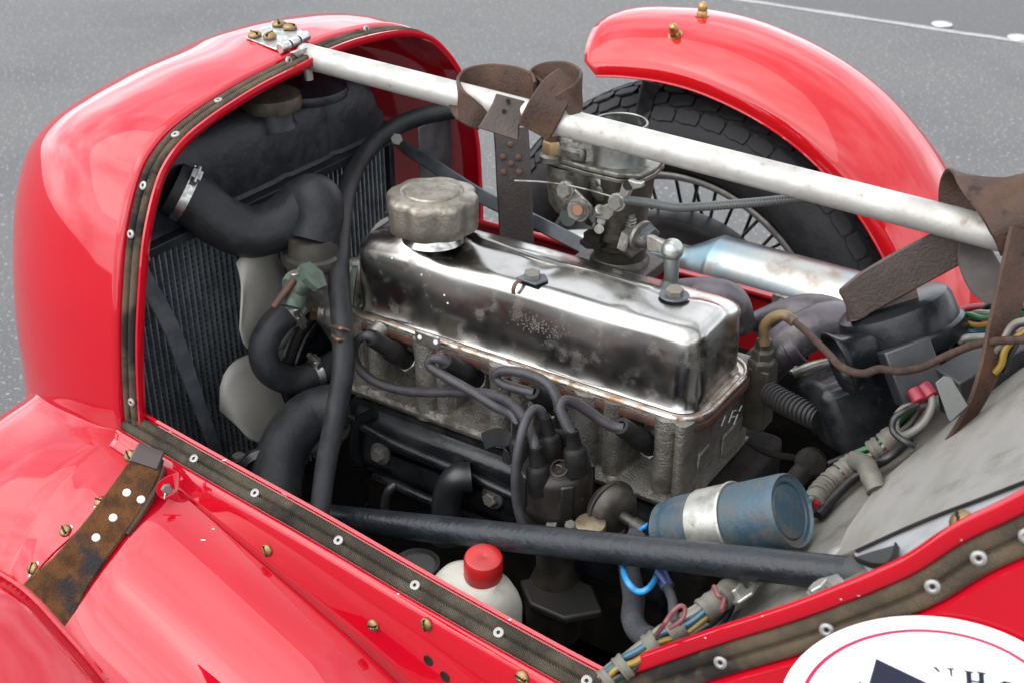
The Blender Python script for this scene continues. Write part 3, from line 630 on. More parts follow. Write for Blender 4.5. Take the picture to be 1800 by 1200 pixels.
# ------------------------------------------------------------------ valve cover
vc = thing('valve_cover', 'polished metal valve cover with dents on top of the engine', 'valve cover', (0, -.005, .67))
def rrect(hx, hy, r, n=7):
    r = max(min(r, hx - 1e-4, hy - 1e-4), 1e-4); o = []
    for cx, cy, s0 in ((hx - r, hy - r, 0), (-hx + r, hy - r, 90), (-hx + r, -hy + r, 180), (hx - r, -hy + r, 270)):
        for k in range(n): a = math.radians(s0 + 90 * k / (n - 1)); o.append((cx + r * math.cos(a), cy + r * math.sin(a)))
    return o
def dens(o, seg=.012):
    out = []
    for i in range(len(o)):
        a, b = o[i], o[(i + 1) % len(o)]; d = math.hypot(b[0] - a[0], b[1] - a[1]); k = max(1, int(round(d / seg)))
        for j in range(k): t = j / k; out.append((a[0] + (b[0] - a[0]) * t, a[1] + (b[1] - a[1]) * t))
    return out
OC = dens(rrect(1, 1, .0001)) # placeholder
def ring(hx, hy, r, N=[None]):
    base = rrect(hx, hy, r, 7); res = []
    # fixed sampling: between corner arcs add points so every ring has equal count
    cnt = {6: 8, 13: 34, 20: 8, 27: 34}
    for i, p in enumerate(base):
        res.append(p)
        if i in cnt:
            q = base[(i + 1) % len(base)]; k = cnt[i]
            for j in range(1, k): t = j / k; res.append((p[0] + (q[0] - p[0]) * t, p[1] + (q[1] - p[1]) * t))
    return res
# order of rrect: corner(+,+) 0-6, then top edge to (-,+) ...
def ring2(hx, hy, r):
    base = rrect(hx, hy, r, 7); res = []
    for i, p in enumerate(base):
        res.append(p)
        if i % 7 == 6:
            q = base[(i + 1) % 28]; k = 40 if i in (6, 20) else 10
            for j in range(1, k): t = j / k; res.append((p[0] + (q[0] - p[0]) * t, p[1] + (q[1] - p[1]) * t))
    return res
lv = [(.000, -.002), (.003, 0), (.02, .0001), (.045, .0003), (.065, .0006), (.076, .0010), (.0805, .0022), (.0845, .0046), (.0878, .0080), (.0900, .0120), (.0913, .017), (.0922, .024), (.0930, .033), (.0936, .042), (.0940, .052), (.0941, .0605)]
CY = -.005; rows = []
for z, ins in lv:
    hx, hy = .2195 - ins, .0635 - ins; rr = max(.024 - ins * .25, .006)
    row = []
    for x, y in ring2(hx, max(hy, .0016), rr):
        zz = z; yy = y; t = max(0, (z - .05) / .044)
        if t > 0:
            near = max(0, min(1, -y / .045))
            wave = .5 + .5 * math.cos((x - .10) / .085 * math.pi)
            yy += near * t * .0045 * (wave if -.13 < x < .19 else .5)
            zz -= near * t * .0032 * wave
            zz -= t * max(0, y - .004) * .16 + t * .0035 / (1 + math.exp(-(y - .016) / .0016))
            for bx, by in ((.161, -.003), (.006, -.012)): zz -= t * .0045 * math.exp(-((x - bx) ** 2 + (y + CY - by) ** 2) / .0004)
            zz += t * .0012 * math.sin(x * 31 + y * 40) * .6 + t * .012 * math.exp(-(((x + .137) ** 2 + (y + .013) ** 2) / .040 ** 2) ** 2)
            for bx, by, am in ((-.165, -.040, .0028), (.125, -.040, .0030)): zz += am * t * math.exp(-((x - bx) ** 2 + (y - by) ** 2) / .00005)
        row.append(V((x, yy + CY, .672 + zz)))
    rows.append(row)
cov = MB().grid(rows, False, True); o_ = len(rows[0]) * (len(rows) - 1)
cov.f.append(tuple(range(o_, o_ + len(rows[0])))); cov.m.append(0)
cover = cov.build('cover_shell', CHROME, vc, ang=60)
rows = []
for ins, z in ((.001, .6715), (-.0075, .6712), (-.0085, .6730), (-.0105, .6740), (-.0128, .6732), (-.0138, .670), (-.0132, .6665), (-.008, .666)):
    rows.append([V((x, y + CY, z)) for x, y in ring2(.2195 - ins, .0635 - ins, .024 - ins)])
MB().grid(rows, False, True).build('flange', FLANGE, vc, ang=60)
rows = []
for ins, z in ((-.008, .6663), (-.0148, .6655), (-.0158, .6630), (-.0155, .6575), (-.008, .6570)):
    rows.append([V((x, y + CY, z)) for x, y in ring2(.2195 - ins, .0635 - ins, .024 - ins)])
MB().grid(rows, False, True).build('gasket', COPPER, vc, ang=60)
for px, py in ((689, 454), (741, 483), (781, 519), (787, 533)):
    l, n = HIT(px, py, cover)
    if l: MB().lathe(l, n, [(.0013, 0), (.0011, .0004), (0, .0006)], 8).build('paint_speck', WHITE, vc)
mbw = MB(); random.seed(3)
for k in range(140):
    px = random.gauss(945, 26); py = 573 + (px - 945) * .30 + random.gauss(0, 9); l, n = HIT(px, py, cover)
    if l: r_ = random.uniform(.0004, .0013); mbw.lathe(l, n, [(r_, -.0002), (r_ * .7, .0003), (0, .0004)], 6)
cz_ = mbw.build('corrosion', M('corroded_spots', (.15, .14, .115), .7, .4), vc); cz_['kind'] = 'stuff'
l, n = HIT(1185, 540, cover); b1 = V((.161, -.004, l.z + .001))
MB().lathe(b1, (0, 0, 1), [(0, 0), (.0155, 0), (.0158, .001), (.015, .002), (0, .0022)], 28).build('washer', STRUT, vc)
inst(smesh('bolt_head', MB().hexa((0, 0, 0), (0, 0, 1), 1, .75), CAPMAT), 'bolt_head', b1 + V((0, 0, .002)), (.05, -.05, 1), vc, scale=.0095)
l, n = HIT(935, 492, cover); b2 = l
MB().prism([b2 + V(q) for q in ((-.014, -.010, .001), (.012, -.012, .001), (.018, .004, .001), (.008, .014, .001), (-.010, .010, .001))], (0, 0, .0022)).build('tab_plate', STRUT, vc, bevel=.0006)
MB().ribbon([b2 + V((-.006, -.010, .002)), b2 + V((-.008, -.018, .0015)), b2 + V((-.009, -.022, -.004)), b2 + V((-.009, -.022, -.010))], V((1, 0, 0)), .005, .0016).build('tab_tongue', RUST, vc)
inst(smesh('bolt_head', MB().hexa((0, 0, 0), (0, 0, 1), 1, .75), CASTALU), 'bolt_head', b2 + V((0, 0, .003)), (.05, -.05, 1), vc, spin=.4, scale=.0092)
# ------------------------------------------------------------------ oil filler cap
oc = thing('oil_filler_cap', 'greasy grey scalloped oil filler cap on the front of the valve cover', 'cap', (-.137, -.018, .755))
cc = P(760, 343, Z=.822); cc.z = .0185
def lob(t):
    return 1 - .085 * (.5 + .5 * math.cos(8 * t + .4)) ** 1.6
pr = [(.030, .7665), (.049, .7665), (.0506, .7685), (.0516, .779), (.0520, .799), (.0514, .8030), (.0490, .8055), (.0445, .8068), (.041, .8074), (.0355, .8090), (.0335, .8078), (.0315, .8078), (.0300, .8096), (.02, .8102), (0, .8104)]
MB().lathe(cc, (0, 0, 1), pr, 112, lobes=lob).build('cap', CAPMAT, oc, ang=40)
MB().lathe(cc, (0, 0, 1), [(.0355, .7510), (.034, .7535), (.0315, .7570), (.031, .779)], 40).build('neck', CHROME, oc)
MB().box(cc + V((-.028, -.040, .790)), .010, .008, .006, V((.8, .55, 0))).build('notch_mark', BLACKM, oc, bevel=.002)
# ------------------------------------------------------------------ bonnet bar and hinge
BY = .018
barL, barR = P(533, 98, Y=BY), P(1905, 451, Y=BY)
bar = thing('bonnet_support_bar', 'scuffed bare aluminium tube running from the cowl hinge across the engine', 'tube', barL)
bd = (barR - barL).normalized()
MB().tube([barL, barL.lerp(barR, .33), barL.lerp(barR, .66), barR], .0148, 32, 6).build('tube', ALU_TUBE, bar)
MB().lathe(barL, bd, [(0, -.004), (.010, -.003), (.0145, 0), (.0152, .006), (.0149, .0065)], 24).build('end_cap', STEEL, bar)
hg = thing('hinge_plate_assembly', 'bright steel hinge plate with four brass screws on top of the cowl', 'hinge', P(490, 66, X=-.39))
pts = []
for px, py in [(432, 70), (456, 56), (480, 41), (518, 49), (543, 66), (513, 79), (486, 91), (470, 85)]:
    l, n = HIT(px, py, cowl); pts.append(l + n * .0008); hn_ = n
MB().prism(pts, hn_ * .0024).build('plate', STEEL, hg, bevel=.0008)
for px, py in [(449, 67), (491, 48), (475, 69), (510, 53)]:
    l, n = HIT(px, py, cowl); inst(ME_SCREW, 'screw', l + n * .003, n, hg, spin=random.uniform(0, 3), scale=.0084)
ka, kb = P(492, 86, X=-.352), P(541, 62, X=-.352); kd = kb - ka
for t0, t1 in ((0, .3), (.36, .62), (.68, .98)): MB().cyl(ka + kd * t0, ka + kd * t1, .0058, 16, ch=.0006).build('knuckle', STEEL, hg)
l, n = HIT(543, 128, cowl); MB().cyl(P(540, 118, X=-.34), P(543, 140, X=-.34), .0055, 12).build('hinge_bolt', GALV, hg)
MB().prism(PL([(508, 92), (540, 80), (552, 100), (530, 112)], X=-.336), (.004, 0, 0)).build('fork', STEEL, hg, bevel=.001)
# ------------------------------------------------------------------ leather straps on the bar
def barD(px): # depth of the bar below photo column px
    t = (px - 533) / (1905 - 533); a, b = depth(barL), depth(barR); return 1 / ((1 - t) / a + t / b)
def SP(*pts): return [P(x, y, D=barD(x) + d) for x, y, d in pts]
s1 = thing('knotted_leather_strap', 'dark brown leather bonnet strap looped and knotted round the bar, its riveted end hanging', 'strap', P(900, 190, D=1.55))
UPW = UPV * .96 - FWD * .2; SW = .032
MB().ribbon(SP((850, 212, -.012), (828, 200, -.022), (812, 184, -.022), (807, 163, -.002), (826, 146, .022), (866, 139, .038), (915, 146, .036), (948, 165, .018), (962, 186, .0)), UPW, [.024, .028, .033, .033, .033, .033, .032, .032, .03], .0038, 10).build('loop_band', LEATHER, s1)
MB().ribbon(SP((822, 150, .02), (806, 172, .004), (815, 196, -.016), (840, 206, -.016)), [V(bd), V(bd), V(bd) * .8 + UPV * .5, V(bd) + UPV * .3], [.020, .022, .024, .022], .0036, 8).build('wrap_band', LEATHER, s1)
TAILM = M('leather_tail', (.060, .042, .036), .42, col2=(.09, .06, .045), scale=30, bump=.0008, bscale=300, spec=.3)
MB().ribbon(SP((897, 172, -.020), (892, 190, -.0225), (884, 212, -.026), (876, 236, -.030)), RGT * .95 - UPV * .22, [.031, .033, .037, .044], .0034, 6).build('strap_tail', TAILM, s1)
for px, py in ((886, 196), (893, 178)): MB().cyl(P(px, py, D=barD(px) - .0285), P(px, py, D=barD(px) - .02), .0024, 10).build('strap_hole', BLACKM, s1)
MB().ribbon(SP((1000, 138, -.012), (980, 158, -.022), (960, 190, -.028), (938, 232, -.022)), RGT * .88 - UPV * .48, [.030, .036, .038, .038], .0038, 8).build('cross_band', LEATHER, s1)
MB().ribbon(SP((940, 160, .005), (938, 142, .02), (962, 130, .028), (998, 132, .022), (1020, 150, .004), (1012, 172, -.012), (990, 188, -.018)), UPV * .9 - FWD * .25, [.022, .024, .025, .027, .030, .030, .028], .0036, 10).build('loop_band', LEATHER, s1)
MB().ribbon([P(898, 226, D=1.60), P(901, 270, D=1.605), P(903, 320, D=1.61), P(906, 372, D=1.62), P(908, 430, D=1.63)], RGT, .044, .0042, 6).build('hanging_end', M('leather_dark', (.022, .015, .012), .5, col2=(.038, .022, .016), scale=30, bump=.0008, bscale=300), s1)
for px, py in ((897, 254), (884, 276), (911, 277), (898, 288), (885, 303), (912, 303)): inst(smesh('stud', MB().lathe((0, 0, 0), (0, 0, 1), [(1, 0), (.9, .3), (.5, .5), (0, .55)], 14), RUST), 'rivet', P(px, py, D=1.601), -FWD, s1, scale=.0042)
s2 = thing('draped_leather_strap', 'wide brown leather strap draped over the right end of the bar, tip hanging down', 'strap', P(1720, 420, D=1.15))
MB().ribbon(SP((1712, 408, .012), (1700, 372, .020), (1703, 335, .016), (1730, 318, -.004), (1775, 345, -.024), (1800, 390, -.028), (1812, 440, -.018)), [V(bd) - UPV * .3, V(bd), V(bd), V(bd) + UPV * .25, V(bd) + UPV * .45, V(bd) + UPV * .45], [.040, .046, .054, .060, .060, .058, .050], .0042, 10).build('over_band', LEATHER, s2)
MB().ribbon(SP((1730, 400, .024), (1690, 424, .020), (1640, 450, .016), (1580, 482, .010), (1528, 512, .004), (1500, 532, .002), (1494, 540, .008), (1520, 538, .016), (1560, 524, .018), (1612, 512, .022)), UPV * .87 - RGT * .30 - FWD * .25, [.036, .038, .040, .041, .040, .036, .028, .024, .022, .018], .004, 9).build('fold_band', M('leather_strap_dark', (.045, .028, .022), .55, col2=(.070, .042, .034), scale=34, bump=.001, bscale=330), s2)
MB().ribbon(SP((1712, 416, .016), (1716, 455, .022), (1738, 495, .018), (1770, 512, .008), (1800, 490, .0), (1815, 450, -.008)), RGT * .9 + UPV * .45 - FWD * .3, [.026, .032, .036, .036, .032, .03], .0036, 9).build('under_loop', M('leather_flesh', (.075, .062, .058), .7, col2=(.05, .04, .036), scale=40), s2)
MB().ribbon(SP((1803, 405, -.030), (1788, 470, -.032), (1764, 560, -.034), (1742, 640, -.036), (1716, 705, -.038), (1682, 760, -.040), (1645, 806, -.041), (1616, 832, -.042)), [RGT * .95 + FWD * .3, RGT * .95 + FWD * .3, RGT * .8 + FWD * .6, RGT * .6 + FWD * .8], [.034, .034, .030, .026, .022, .019, .015, .010], .0042, 8).build('hanging_tail', LEATHER, s2)
# ------------------------------------------------------------------ far rail, brace strap, exhaust
FY = .335
fr = []
for px, py in [(830, 388), (940, 414), (1020, 436), (1117, 459), (1230, 488), (1370, 526), (1500, 562), (1640, 600)]: fr.append(P(px, py, Y=FY))
mbr = MB().tube(fr, .0052, 12, 4); mbr.grid([[p + V((0, .001, 0)), p + V((0, .003, -.03)), p + V((0, .0, -.085))] for p in crv(fr, 4)])
mbr.build('far_rail', M('red_rail', (.46, .006, .014), .4, col2=(.36, .006, .012), scale=20, coat=.5, dirt=(.12, .012, .012), dscale=30, dlo=.58, dhi=.75), body)
inst(ME_HEX, 'bolt_head', P(1376, 538, Y=.322), (0, -1, .2), body, scale=.010); MB().box(P(1374, 532, Y=.327), .026, .006, .020).build('rail_bracket', CASTALU, body, bevel=.0015)
bs = MB().ribbon([P(690, 238, D=1.80), P(715, 262, D=1.78), P(760, 290, D=1.75), P(845, 345, D=1.70), P(930, 385, D=1.66), P(1030, 436, D=1.62), P(1080, 462, D=1.60)], UPV + RGT * .3, [.014, .016, .018, .019, .019, .019, .018], .004).build('cowl_stay', STRUT, None)
tag(bs, 'dark flat steel stay running from the far side of the cowl behind the oil cap', 'stay')
inst(ME_HEX, 'bolt_head', P(697, 245, X=-.33), (.6, -.7, .3), body, scale=.008)
EY = .43
ex = thing('exhaust_silencer', 'heat-tinted bright steel exhaust silencer lying beyond the red rail', 'exhaust', P(1380, 500, Y=EY))
e0, e1 = P(1258, 478, Y=EY), P(1550, 560, Y=EY); ea = (e1 - e0).normalized(); EL = (e1 - e0).length
MB().lathe(e0, ea, [(.024, -.10), (.026, -.045), (.034, -.03), (.050, -.005), (.053, 0), (.0535, .004), (.0525, .008), (.0525, EL), (0, EL)], 40).build('canister', EXH, ex)
MB().tube([e0 - ea * .05, e0 - ea * .12, e0 - ea * .2 + V((0, -.01, -.01)), e0 - ea * .30 + V((0, -.02, -.04))], .0245, 20).build('inlet_pipe', M('exhaust_pale', (.45, .47, .44), .35, .8, col2=(.36, .38, .36), scale=20), ex)
man = thing('exhaust_manifold', 'dull dark exhaust pipes leaving the far side of the engine towards the rear', 'exhaust', (.20, .12, .58))
MB().tube([P(1322, 668, Y=.10), P(1345, 640, Y=.10), P(1385, 604, Y=.11), P(1435, 574, Y=.13), P(1478, 566, Y=.16), P(1512, 588, Y=.20), P(1530, 640, Y=.24)], [.0235, .0235, .0235, .0235, .0235, .024, .024], 24).build('pipe', EXHD, man)
MB().tube([P(1340, 575, Y=.20), P(1385, 556, Y=.20), P(1425, 548, Y=.21), P(1470, 558, Y=.23), P(1500, 590, Y=.25)], .021, 22).build('pipe', EXHD, man)
MB().tube([P(1140, 530, Y=.13), P(1200, 520, Y=.14), P(1250, 518, Y=.15), P(1285, 530, Y=.16), P(1300, 575, Y=.17)], .020, 22).build('pipe', EXHD, man)
MB().lathe(P(1392, 604, Y=.112), P(1400, 596, Y=.114) - P(1385, 604, Y=.11), [(.0236, -.007), (.0252, -.005), (.0252, .005), (.0236, .007)], 24).build('pipe_joint', EXHD, man)
MB().tube([P(1395, 655, Y=.15), P(1440, 640, Y=.16), P(1500, 632, Y=.18)], .006, 10).build('bracket_rod', GALV, man)
# ------------------------------------------------------------------ far wheel
WC = V((-.132, 0, .365)); WY = .62; WM = .705
wh = thing('far_front_wheel', 'far front wheel with wire spokes and a chunky black tyre beyond the engine', 'wheel', (WC.x, WM, 0))
def ly(prof, n=96): return MB().lathe(V((WC.x, WM, WC.z)), (0, 1, 0), prof, n)
W2 = WM - WY
tprof = [(.262, -W2 + .010), (.268, -W2 - .002), (.285, -W2 - .013), (.310, -W2 - .016), (.333, -W2 - .010), (.348, -W2 + .001), (.360, -W2 + .014), (.372, -W2 + .032), (.380, -W2 + .052), (.3835, 0)]
tprof = tprof + [(r, -y) for r, y in tprof[:-1][::-1]]
ly(tprof).build('tyre', TYRE, wh, ang=50)
blk = MB().prism([(-.0195, -.004, 0), (-.0165, -.010, 0), (-.004, -.0125, 0), (.006, -.010, 0), (.0185, -.0095, 0), (.0200, .003, 0), (.0165, .0105, 0), (.003, .0125, 0), (-.006, .0095, 0), (-.0185, .0095, 0)], (0, 0, .0036))
ME_BLK = smesh('tread_block', blk, TYRE)
sp_ = MB()
for q in ((-.007, 1), (.007, -1)): sp_.box((q[0], .002 * q[1], .0056), .0012, .011, .0004)
def wheel_blocks():
    for row, (yo, R, tilt, off) in enumerate([(-W2 + .006, .3525, 47, 0), (-W2 + .027, .3690, 30, .5), (-W2 + .052, .3800, 12, 0), (-W2 + .079, .3830, 2, .5), (.021, .3825, -4, 0)]):
        nb = 54
        for k in range(nb):
            a = 2 * math.pi * (k + off) / nb
            d = math.degrees(a) % 360
            if not (-75 < ((d + 180) % 360) - 180 < 75): continue
            e = V((math.sin(a), 0, math.cos(a))); ti = math.radians(tilt); nrm = e * math.cos(ti) + V((0, -1, 0)) * math.sin(ti)
            tan = V((math.cos(a), 0, -math.sin(a)))
            o = bpy.data.objects.new('tread_block', ME_BLK); COL.objects.link(o); o.parent = wh
            z = nrm; x = tan; y = z.cross(x)
            m = Matrix((( x.x, y.x, z.x, WC.x + e.x * R), (x.y, y.y, z.y, WM + yo), (x.z, y.z, z.z, WC.z + e.z * R), (0, 0, 0, 1)))
            o.matrix_basis = Matrix.Translation(-wh.location) @ m @ Matrix.Rotation(.12 * (1 if row % 2 else -1), 4, 'Z')
wheel_blocks()
ly([(.262, -W2 + .012), (.262, -W2 + .001), (.258, -W2 - .002), (.252, -W2 + .001), (.250, -W2 + .008), (.247, -W2 + .014), (.242, -W2 + .022), (.240, -.02), (.240, .02), (.242, W2 - .020), (.250, W2 - .008), (.258, W2 + .002), (.262, W2 - .012)]).build('rim', RIM, wh, ang=40); rim_o = wh.children[-1] if wh.children[-1].name.startswith('rim') else [c for c in wh.children if c.name.startswith('rim')][0]
ly([(.2595, -W2 - .0005), (.258, -W2 - .003), (.2555, -W2 - .0028), (.2535, -W2)]).build('rim_edge', M('rim_edge', (.32, .30, .28), .3, .8), rim_o)
ly([(.0, -.09), (.03, -.09), (.036, -.06), (.030, .0), (.036, .06), (.04, .09), (0, .09)], 40).build('hub', SPOKE, wh)
for k in range(48):
    a = 2 * math.pi * k / 48; inner = k % 4; sg = 1 if k % 2 else -1
    e = V((math.sin(a), 0, math.cos(a))); b = a + sg * .55; eh = V((math.sin(b), 0, math.cos(b)))
    MB().tube([V((WC.x, WM, WC.z)) + e * .243 + V((0, -.018 if inner < 2 else .012, 0)), V((WC.x, WM, WC.z)) + eh * .034 + V((0, -.055 if inner < 2 else .05, 0))], .0029, 6, smooth=False).build('spoke', SPOKE, rim_o)
dr = thing('brake_drum', 'black ribbed brake drum inside the far wire wheel', 'brake drum', (WC.x, .55, .2))
DR = .186
MB().lathe(V((WC.x, .615, WC.z)), (0, 1, 0), [(0, -.012), (DR * .55, -.012), (DR * .8, -.008), (DR * .86, -.002), (DR * .93, -.004), (DR, .0), (DR * 1.005, .006), (DR, .05), (DR * .9, .055), (0, .055)], 64).build('drum', M('drum_black', (.014, .014, .015), .35, col2=(.03, .03, .03), scale=25), dr)
# ------------------------------------------------------------------ far wing
wg = thing('far_cycle_wing', 'glossy red curved mudguard over the far front wheel', 'mudguard', (WC.x, .68, .70))
near_px = [(1043, 128), (1110, 131), (1200, 147), (1280, 178), (1350, 216), (1420, 268), (1480, 331), (1530, 400), (1565, 465), (1598, 555), (1615, 640)]
NYW, FYW = .60, .865
ne = PL(near_px, Y=NYW); rad_n = [math.hypot(p.x - WC.x, p.z - WC.z) for p in ne]; ang_n = [math.atan2(p.x - WC.x, p.z - WC.z) for p in ne]
A0, A1 = ang_n[0] - .05, ang_n[-1] + .25
rows = []
NAG = 72
for i in range(NAG + 1):
    t = i / NAG; row = []
    for j in range(19):
        s = j / 18; yy = NYW + (FYW - NYW) * s
        # rounded front corners
        cr = .024; a = A0 + (A1 - A0) * t
        e = 0
        ds = min(s, 1 - s) * (FYW - NYW)
        if ds < cr: e = (cr - math.sqrt(max(0, cr * cr - (cr - ds) ** 2)))
        a0 = A0 + e / .42
        a = a0 + (A1 - a0) * t
        rn = float(np.interp(a, ang_n, rad_n)) if a >= ang_n[0] else rad_n[0]
        crown = .068 * (1 - abs(2 * s - 1) ** 2.6)
        edge = -.006 if j in (0, 18) else 0
        rr = rn + crown + edge
        row.append(V((WC.x + math.sin(a) * rr, yy, WC.z + math.cos(a) * rr)))
    rows.append(row)
wing = MB().grid(rows).build('mudguard_skin', RED_WING, wg, solid=.0022, off=-1, ang=60)
ed = [r[0] for r in rows]; MB().tube(ed[::3], .0017, 8, 3).build('rolled_edge', RED_WING, wg)
for px, py in ((1187, 62), (1234, 28)):
    l, n = HIT(px, py, wing); k = 0
    while l is None: k += 2; l, n = HIT(px, py + k, wing)
    nut = MB().hexa(l, n, .0088, .008); nut.lathe(l + n * .008, n, [(.0072, 0), (.0072, .006), (.006, .0105), (.003, .013), (0, .0135)], 16); nut.lathe(l, n, [(0, .001), (.011, .001), (.011, 0)], 18)
    nut.build('acorn_nut', M('brass_nut', (.42, .25, .10), .35, .9, col2=(.26, .15, .07), scale=200), wg)
MB().ribbon([P(1146, 146, Y=.63), P(1136, 175, Y=.625), P(1128, 215, Y=.62), P(1122, 262, Y=.61), P(1120, 310, Y=.60)], RGT, [.030, .026, .024, .022, .022], .005).build('wing_stay', BLACK, wg)
# ------------------------------------------------------------------ carburettor
CX, CYc = .024, .12
CARBD = M('carburettor_grime', (.075, .068, .055), .42, .6, col2=(.04, .035, .028), scale=40, bump=.0008, bscale=200)
cb_ = thing('carburettor', 'dirty grey zinc carburettor with an open bell mouth on top', 'carburettor', (CX, CYc, .66))
CT = P(1091, 213, Y=CYc); Rr = 49 * depth(CT) / FPX
MB().lathe((CT.x, CYc, CT.z), (0, 0, 1), [(Rr - .0022, -.07), (Rr - .0022, -.001), (Rr - .001, .0), (Rr, -.001), (Rr, -.050), (Rr + .001, -.0535), (Rr - .002, -.056), (Rr - .001, -.085)], 48).build('bell_mouth', M('bell_metal', (.30, .31, .30), .34, .9, col2=(.20, .205, .19), scale=40, dirt=(.10, .09, .06), dscale=45), cb_)
MB().lathe((CT.x, CYc, CT.z), (0, 0, 1), [(Rr - .0026, -.05), (0, -.051)], 40).build('throat', DARKIN, cb_)
def CP(px, py, y=CYc): return P(px, py, Y=y)
# lid and flange
fz = P(1100, 291, Y=CYc).z
fl = [V((CX + x, CYc + y, fz)) for x, y in ((-.092, -.018), (-.07, -.034), (-.02, -.040), (.02, -.040), (.042, -.03), (.046, 0), (.042, .03), (.02, .04), (-.07, .036), (-.092, .02))]
MB().prism(fl, (0, 0, .0055)).build('lid_flange', CARB, cb_, bevel=.0015)
MB().prism([p + V((0, 0, -.006)) for p in fl], (0, 0, .0052)).build('body_flange', CARB, cb_, bevel=.001)
rows = []
for k, (z, s) in enumerate(((.005, 1.0), (.02, .96), (.032, .88), (.040, .72), (.043, .45), (.0435, .02))):
    rows.append([V((CX - .052 + math.cos(a) * .042 * s, CYc + math.sin(a) * .034 * s, fz + z)) for a in np.linspace(0, 2 * math.pi, 28, endpoint=False)])
MB().grid(rows, False, True).build('float_lid', CARB, cb_, ang=50)
MB().box((CX - .05, CYc - .028, fz + .012), .045, .012, .016).build('lid_lug', CARB, cb_, bevel=.004)
MB().lathe(CP(1010, 200), (0, 0, 1), [(.011, -.03), (.011, .0), (.008, .006), (0, .007)], 18).build('vent_horn', CARB, cb_)
u0 = CP(971, 252, .09); MB().hexa(u0 + V((0, 0, -.012)), (0, 0, 1), .0115, .016).build('fuel_union', M('union_brass', (.36, .25, .13), .4, .9), cb_); MB().lathe(u0 + V((0, 0, -.02)), (0, 0, 1), [(.0145, 0), (.0145, .006), (.011, .009)], 20).build('union_seat', CARB, cb_); MB().lathe(u0 + V((0, 0, .003)), (0, 0, 1), [(.009, 0), (.009, .008), (0, .008)], 12).build('union_top', RUST, cb_)
# bowl and barrel
rows = []
for z, s in ((-.006, 1), (-.03, .97), (-.055, .9), (-.066, .7), (-.068, .05)):
    rows.append([V((CX - .055 + math.cos(a) * .034 * s, CYc - .002 + math.sin(a) * .036 * s, fz + z)) for a in np.linspace(0, 2 * math.pi, 28, endpoint=False)])
MB().grid(rows, False, True).build('float_bowl', CARB, cb_, ang=50)
MB().lathe((CX + .006, CYc, fz), (0, 0, 1), [(.036, -.006), (.034, -.03), (.030, -.055), (.030, -.075), (.034, -.078), (.034, -.083), (.0305, -.084), (.0305, -.089), (.034, -.090), (.034, -.095), (.031, -.097), (.031, -.11), (.035, -.115), (.036, -.20)], 40).build('barrel', CARBD, cb_)
hb = CP(1056, 340, .088); MB().lathe(hb + V((0, .03, 0)), (0, -1, .15), [(.026, -.01), (.025, .01), (.019, .022), (.012, .030), (0, .033)], 28).build('pump_housing', CARB, cb_)
MB().lathe(CP(1048, 328, .085) + V((0, .02, 0)), (-.1, -.6, .8), [(.016, 0), (.015, .012), (.011, .02), (0, .024)], 24).build('pump_dome', STEEL, cb_)
def lever(pts, y, th, name, mat=CARB, bev=.0012): MB().prism([CP(px, py, y) for px, py in pts], (0, -th, 0)).build(name, mat, cb_, bevel=bev)
lever([(990, 324), (998, 318), (1006, 320), (1012, 330), (1034, 352), (1043, 362), (1042, 378), (1030, 385), (1018, 384), (1010, 374), (1005, 352), (996, 340)], .072, .004, 'throttle_lever', CASTALU)
for px, py, r in ((996, 334, .0085), (1019, 368, .011), (1086, 355, .0082)):
    c = CP(px, py, .068); MB().lathe(c, (0, -1, .12), [(.0, .0), (r * 1.25, 0), (r * 1.25, .003), (0, .0035)], 20).build('washer', CASTALU, cb_); inst(ME_HEX, 'bolt_head', c + V((0, -.003, .0)), (0, -1, .12), cb_, scale=r)
MB().cyl(CP(1017, 369, .058), CP(1015, 371, .052), .0065, 16, ch=.001).build('spindle_end', M('copper_end', (.28, .14, .09), .5, .7), cb_)
lever([(1080, 344), (1094, 334), (1098, 320), (1104, 315), (1112, 313), (1122, 317), (1134, 318), (1134, 327), (1122, 330), (1114, 332), (1108, 344), (1102, 358), (1092, 364), (1081, 360)], .075, .007, 'cable_bracket', M('cast_clean', (.45, .45, .42), .35, .9, col2=(.33, .33, .30), scale=60))
MB().cyl(CP(1104, 326, .0665), CP(1104, 326, .0682), .0058, 16).build('bracket_hole', BLACKM, cb_)
lever([(1046, 368), (1060, 360), (1080, 352), (1086, 360), (1084, 375), (1076, 384), (1062, 382), (1050, 378)], .082, .008, 'spindle_arm')
MB().cyl(CP(1048, 374, .08), CP(1056, 368, .075), .0062, 14, ch=.001).build('stop_screw', GALV, cb_)
MB().lathe(CP(1001, 381, .09), (0, -1, .2), [(0, .004), (.011, .004), (.011, -.002)], 18).build('pivot_disc', M('dark_green_metal', (.06, .075, .065), .5, .5), cb_)
MB().cyl(CP(1053, 403, .083), CP(1053, 403, .078), .0055, 14).build('plug_screw', CARB, cb_)
MB().hexa(CP(1059, 388, .09), (0, -1, .2), .006, .004).build('side_nut', GALV, cb_)
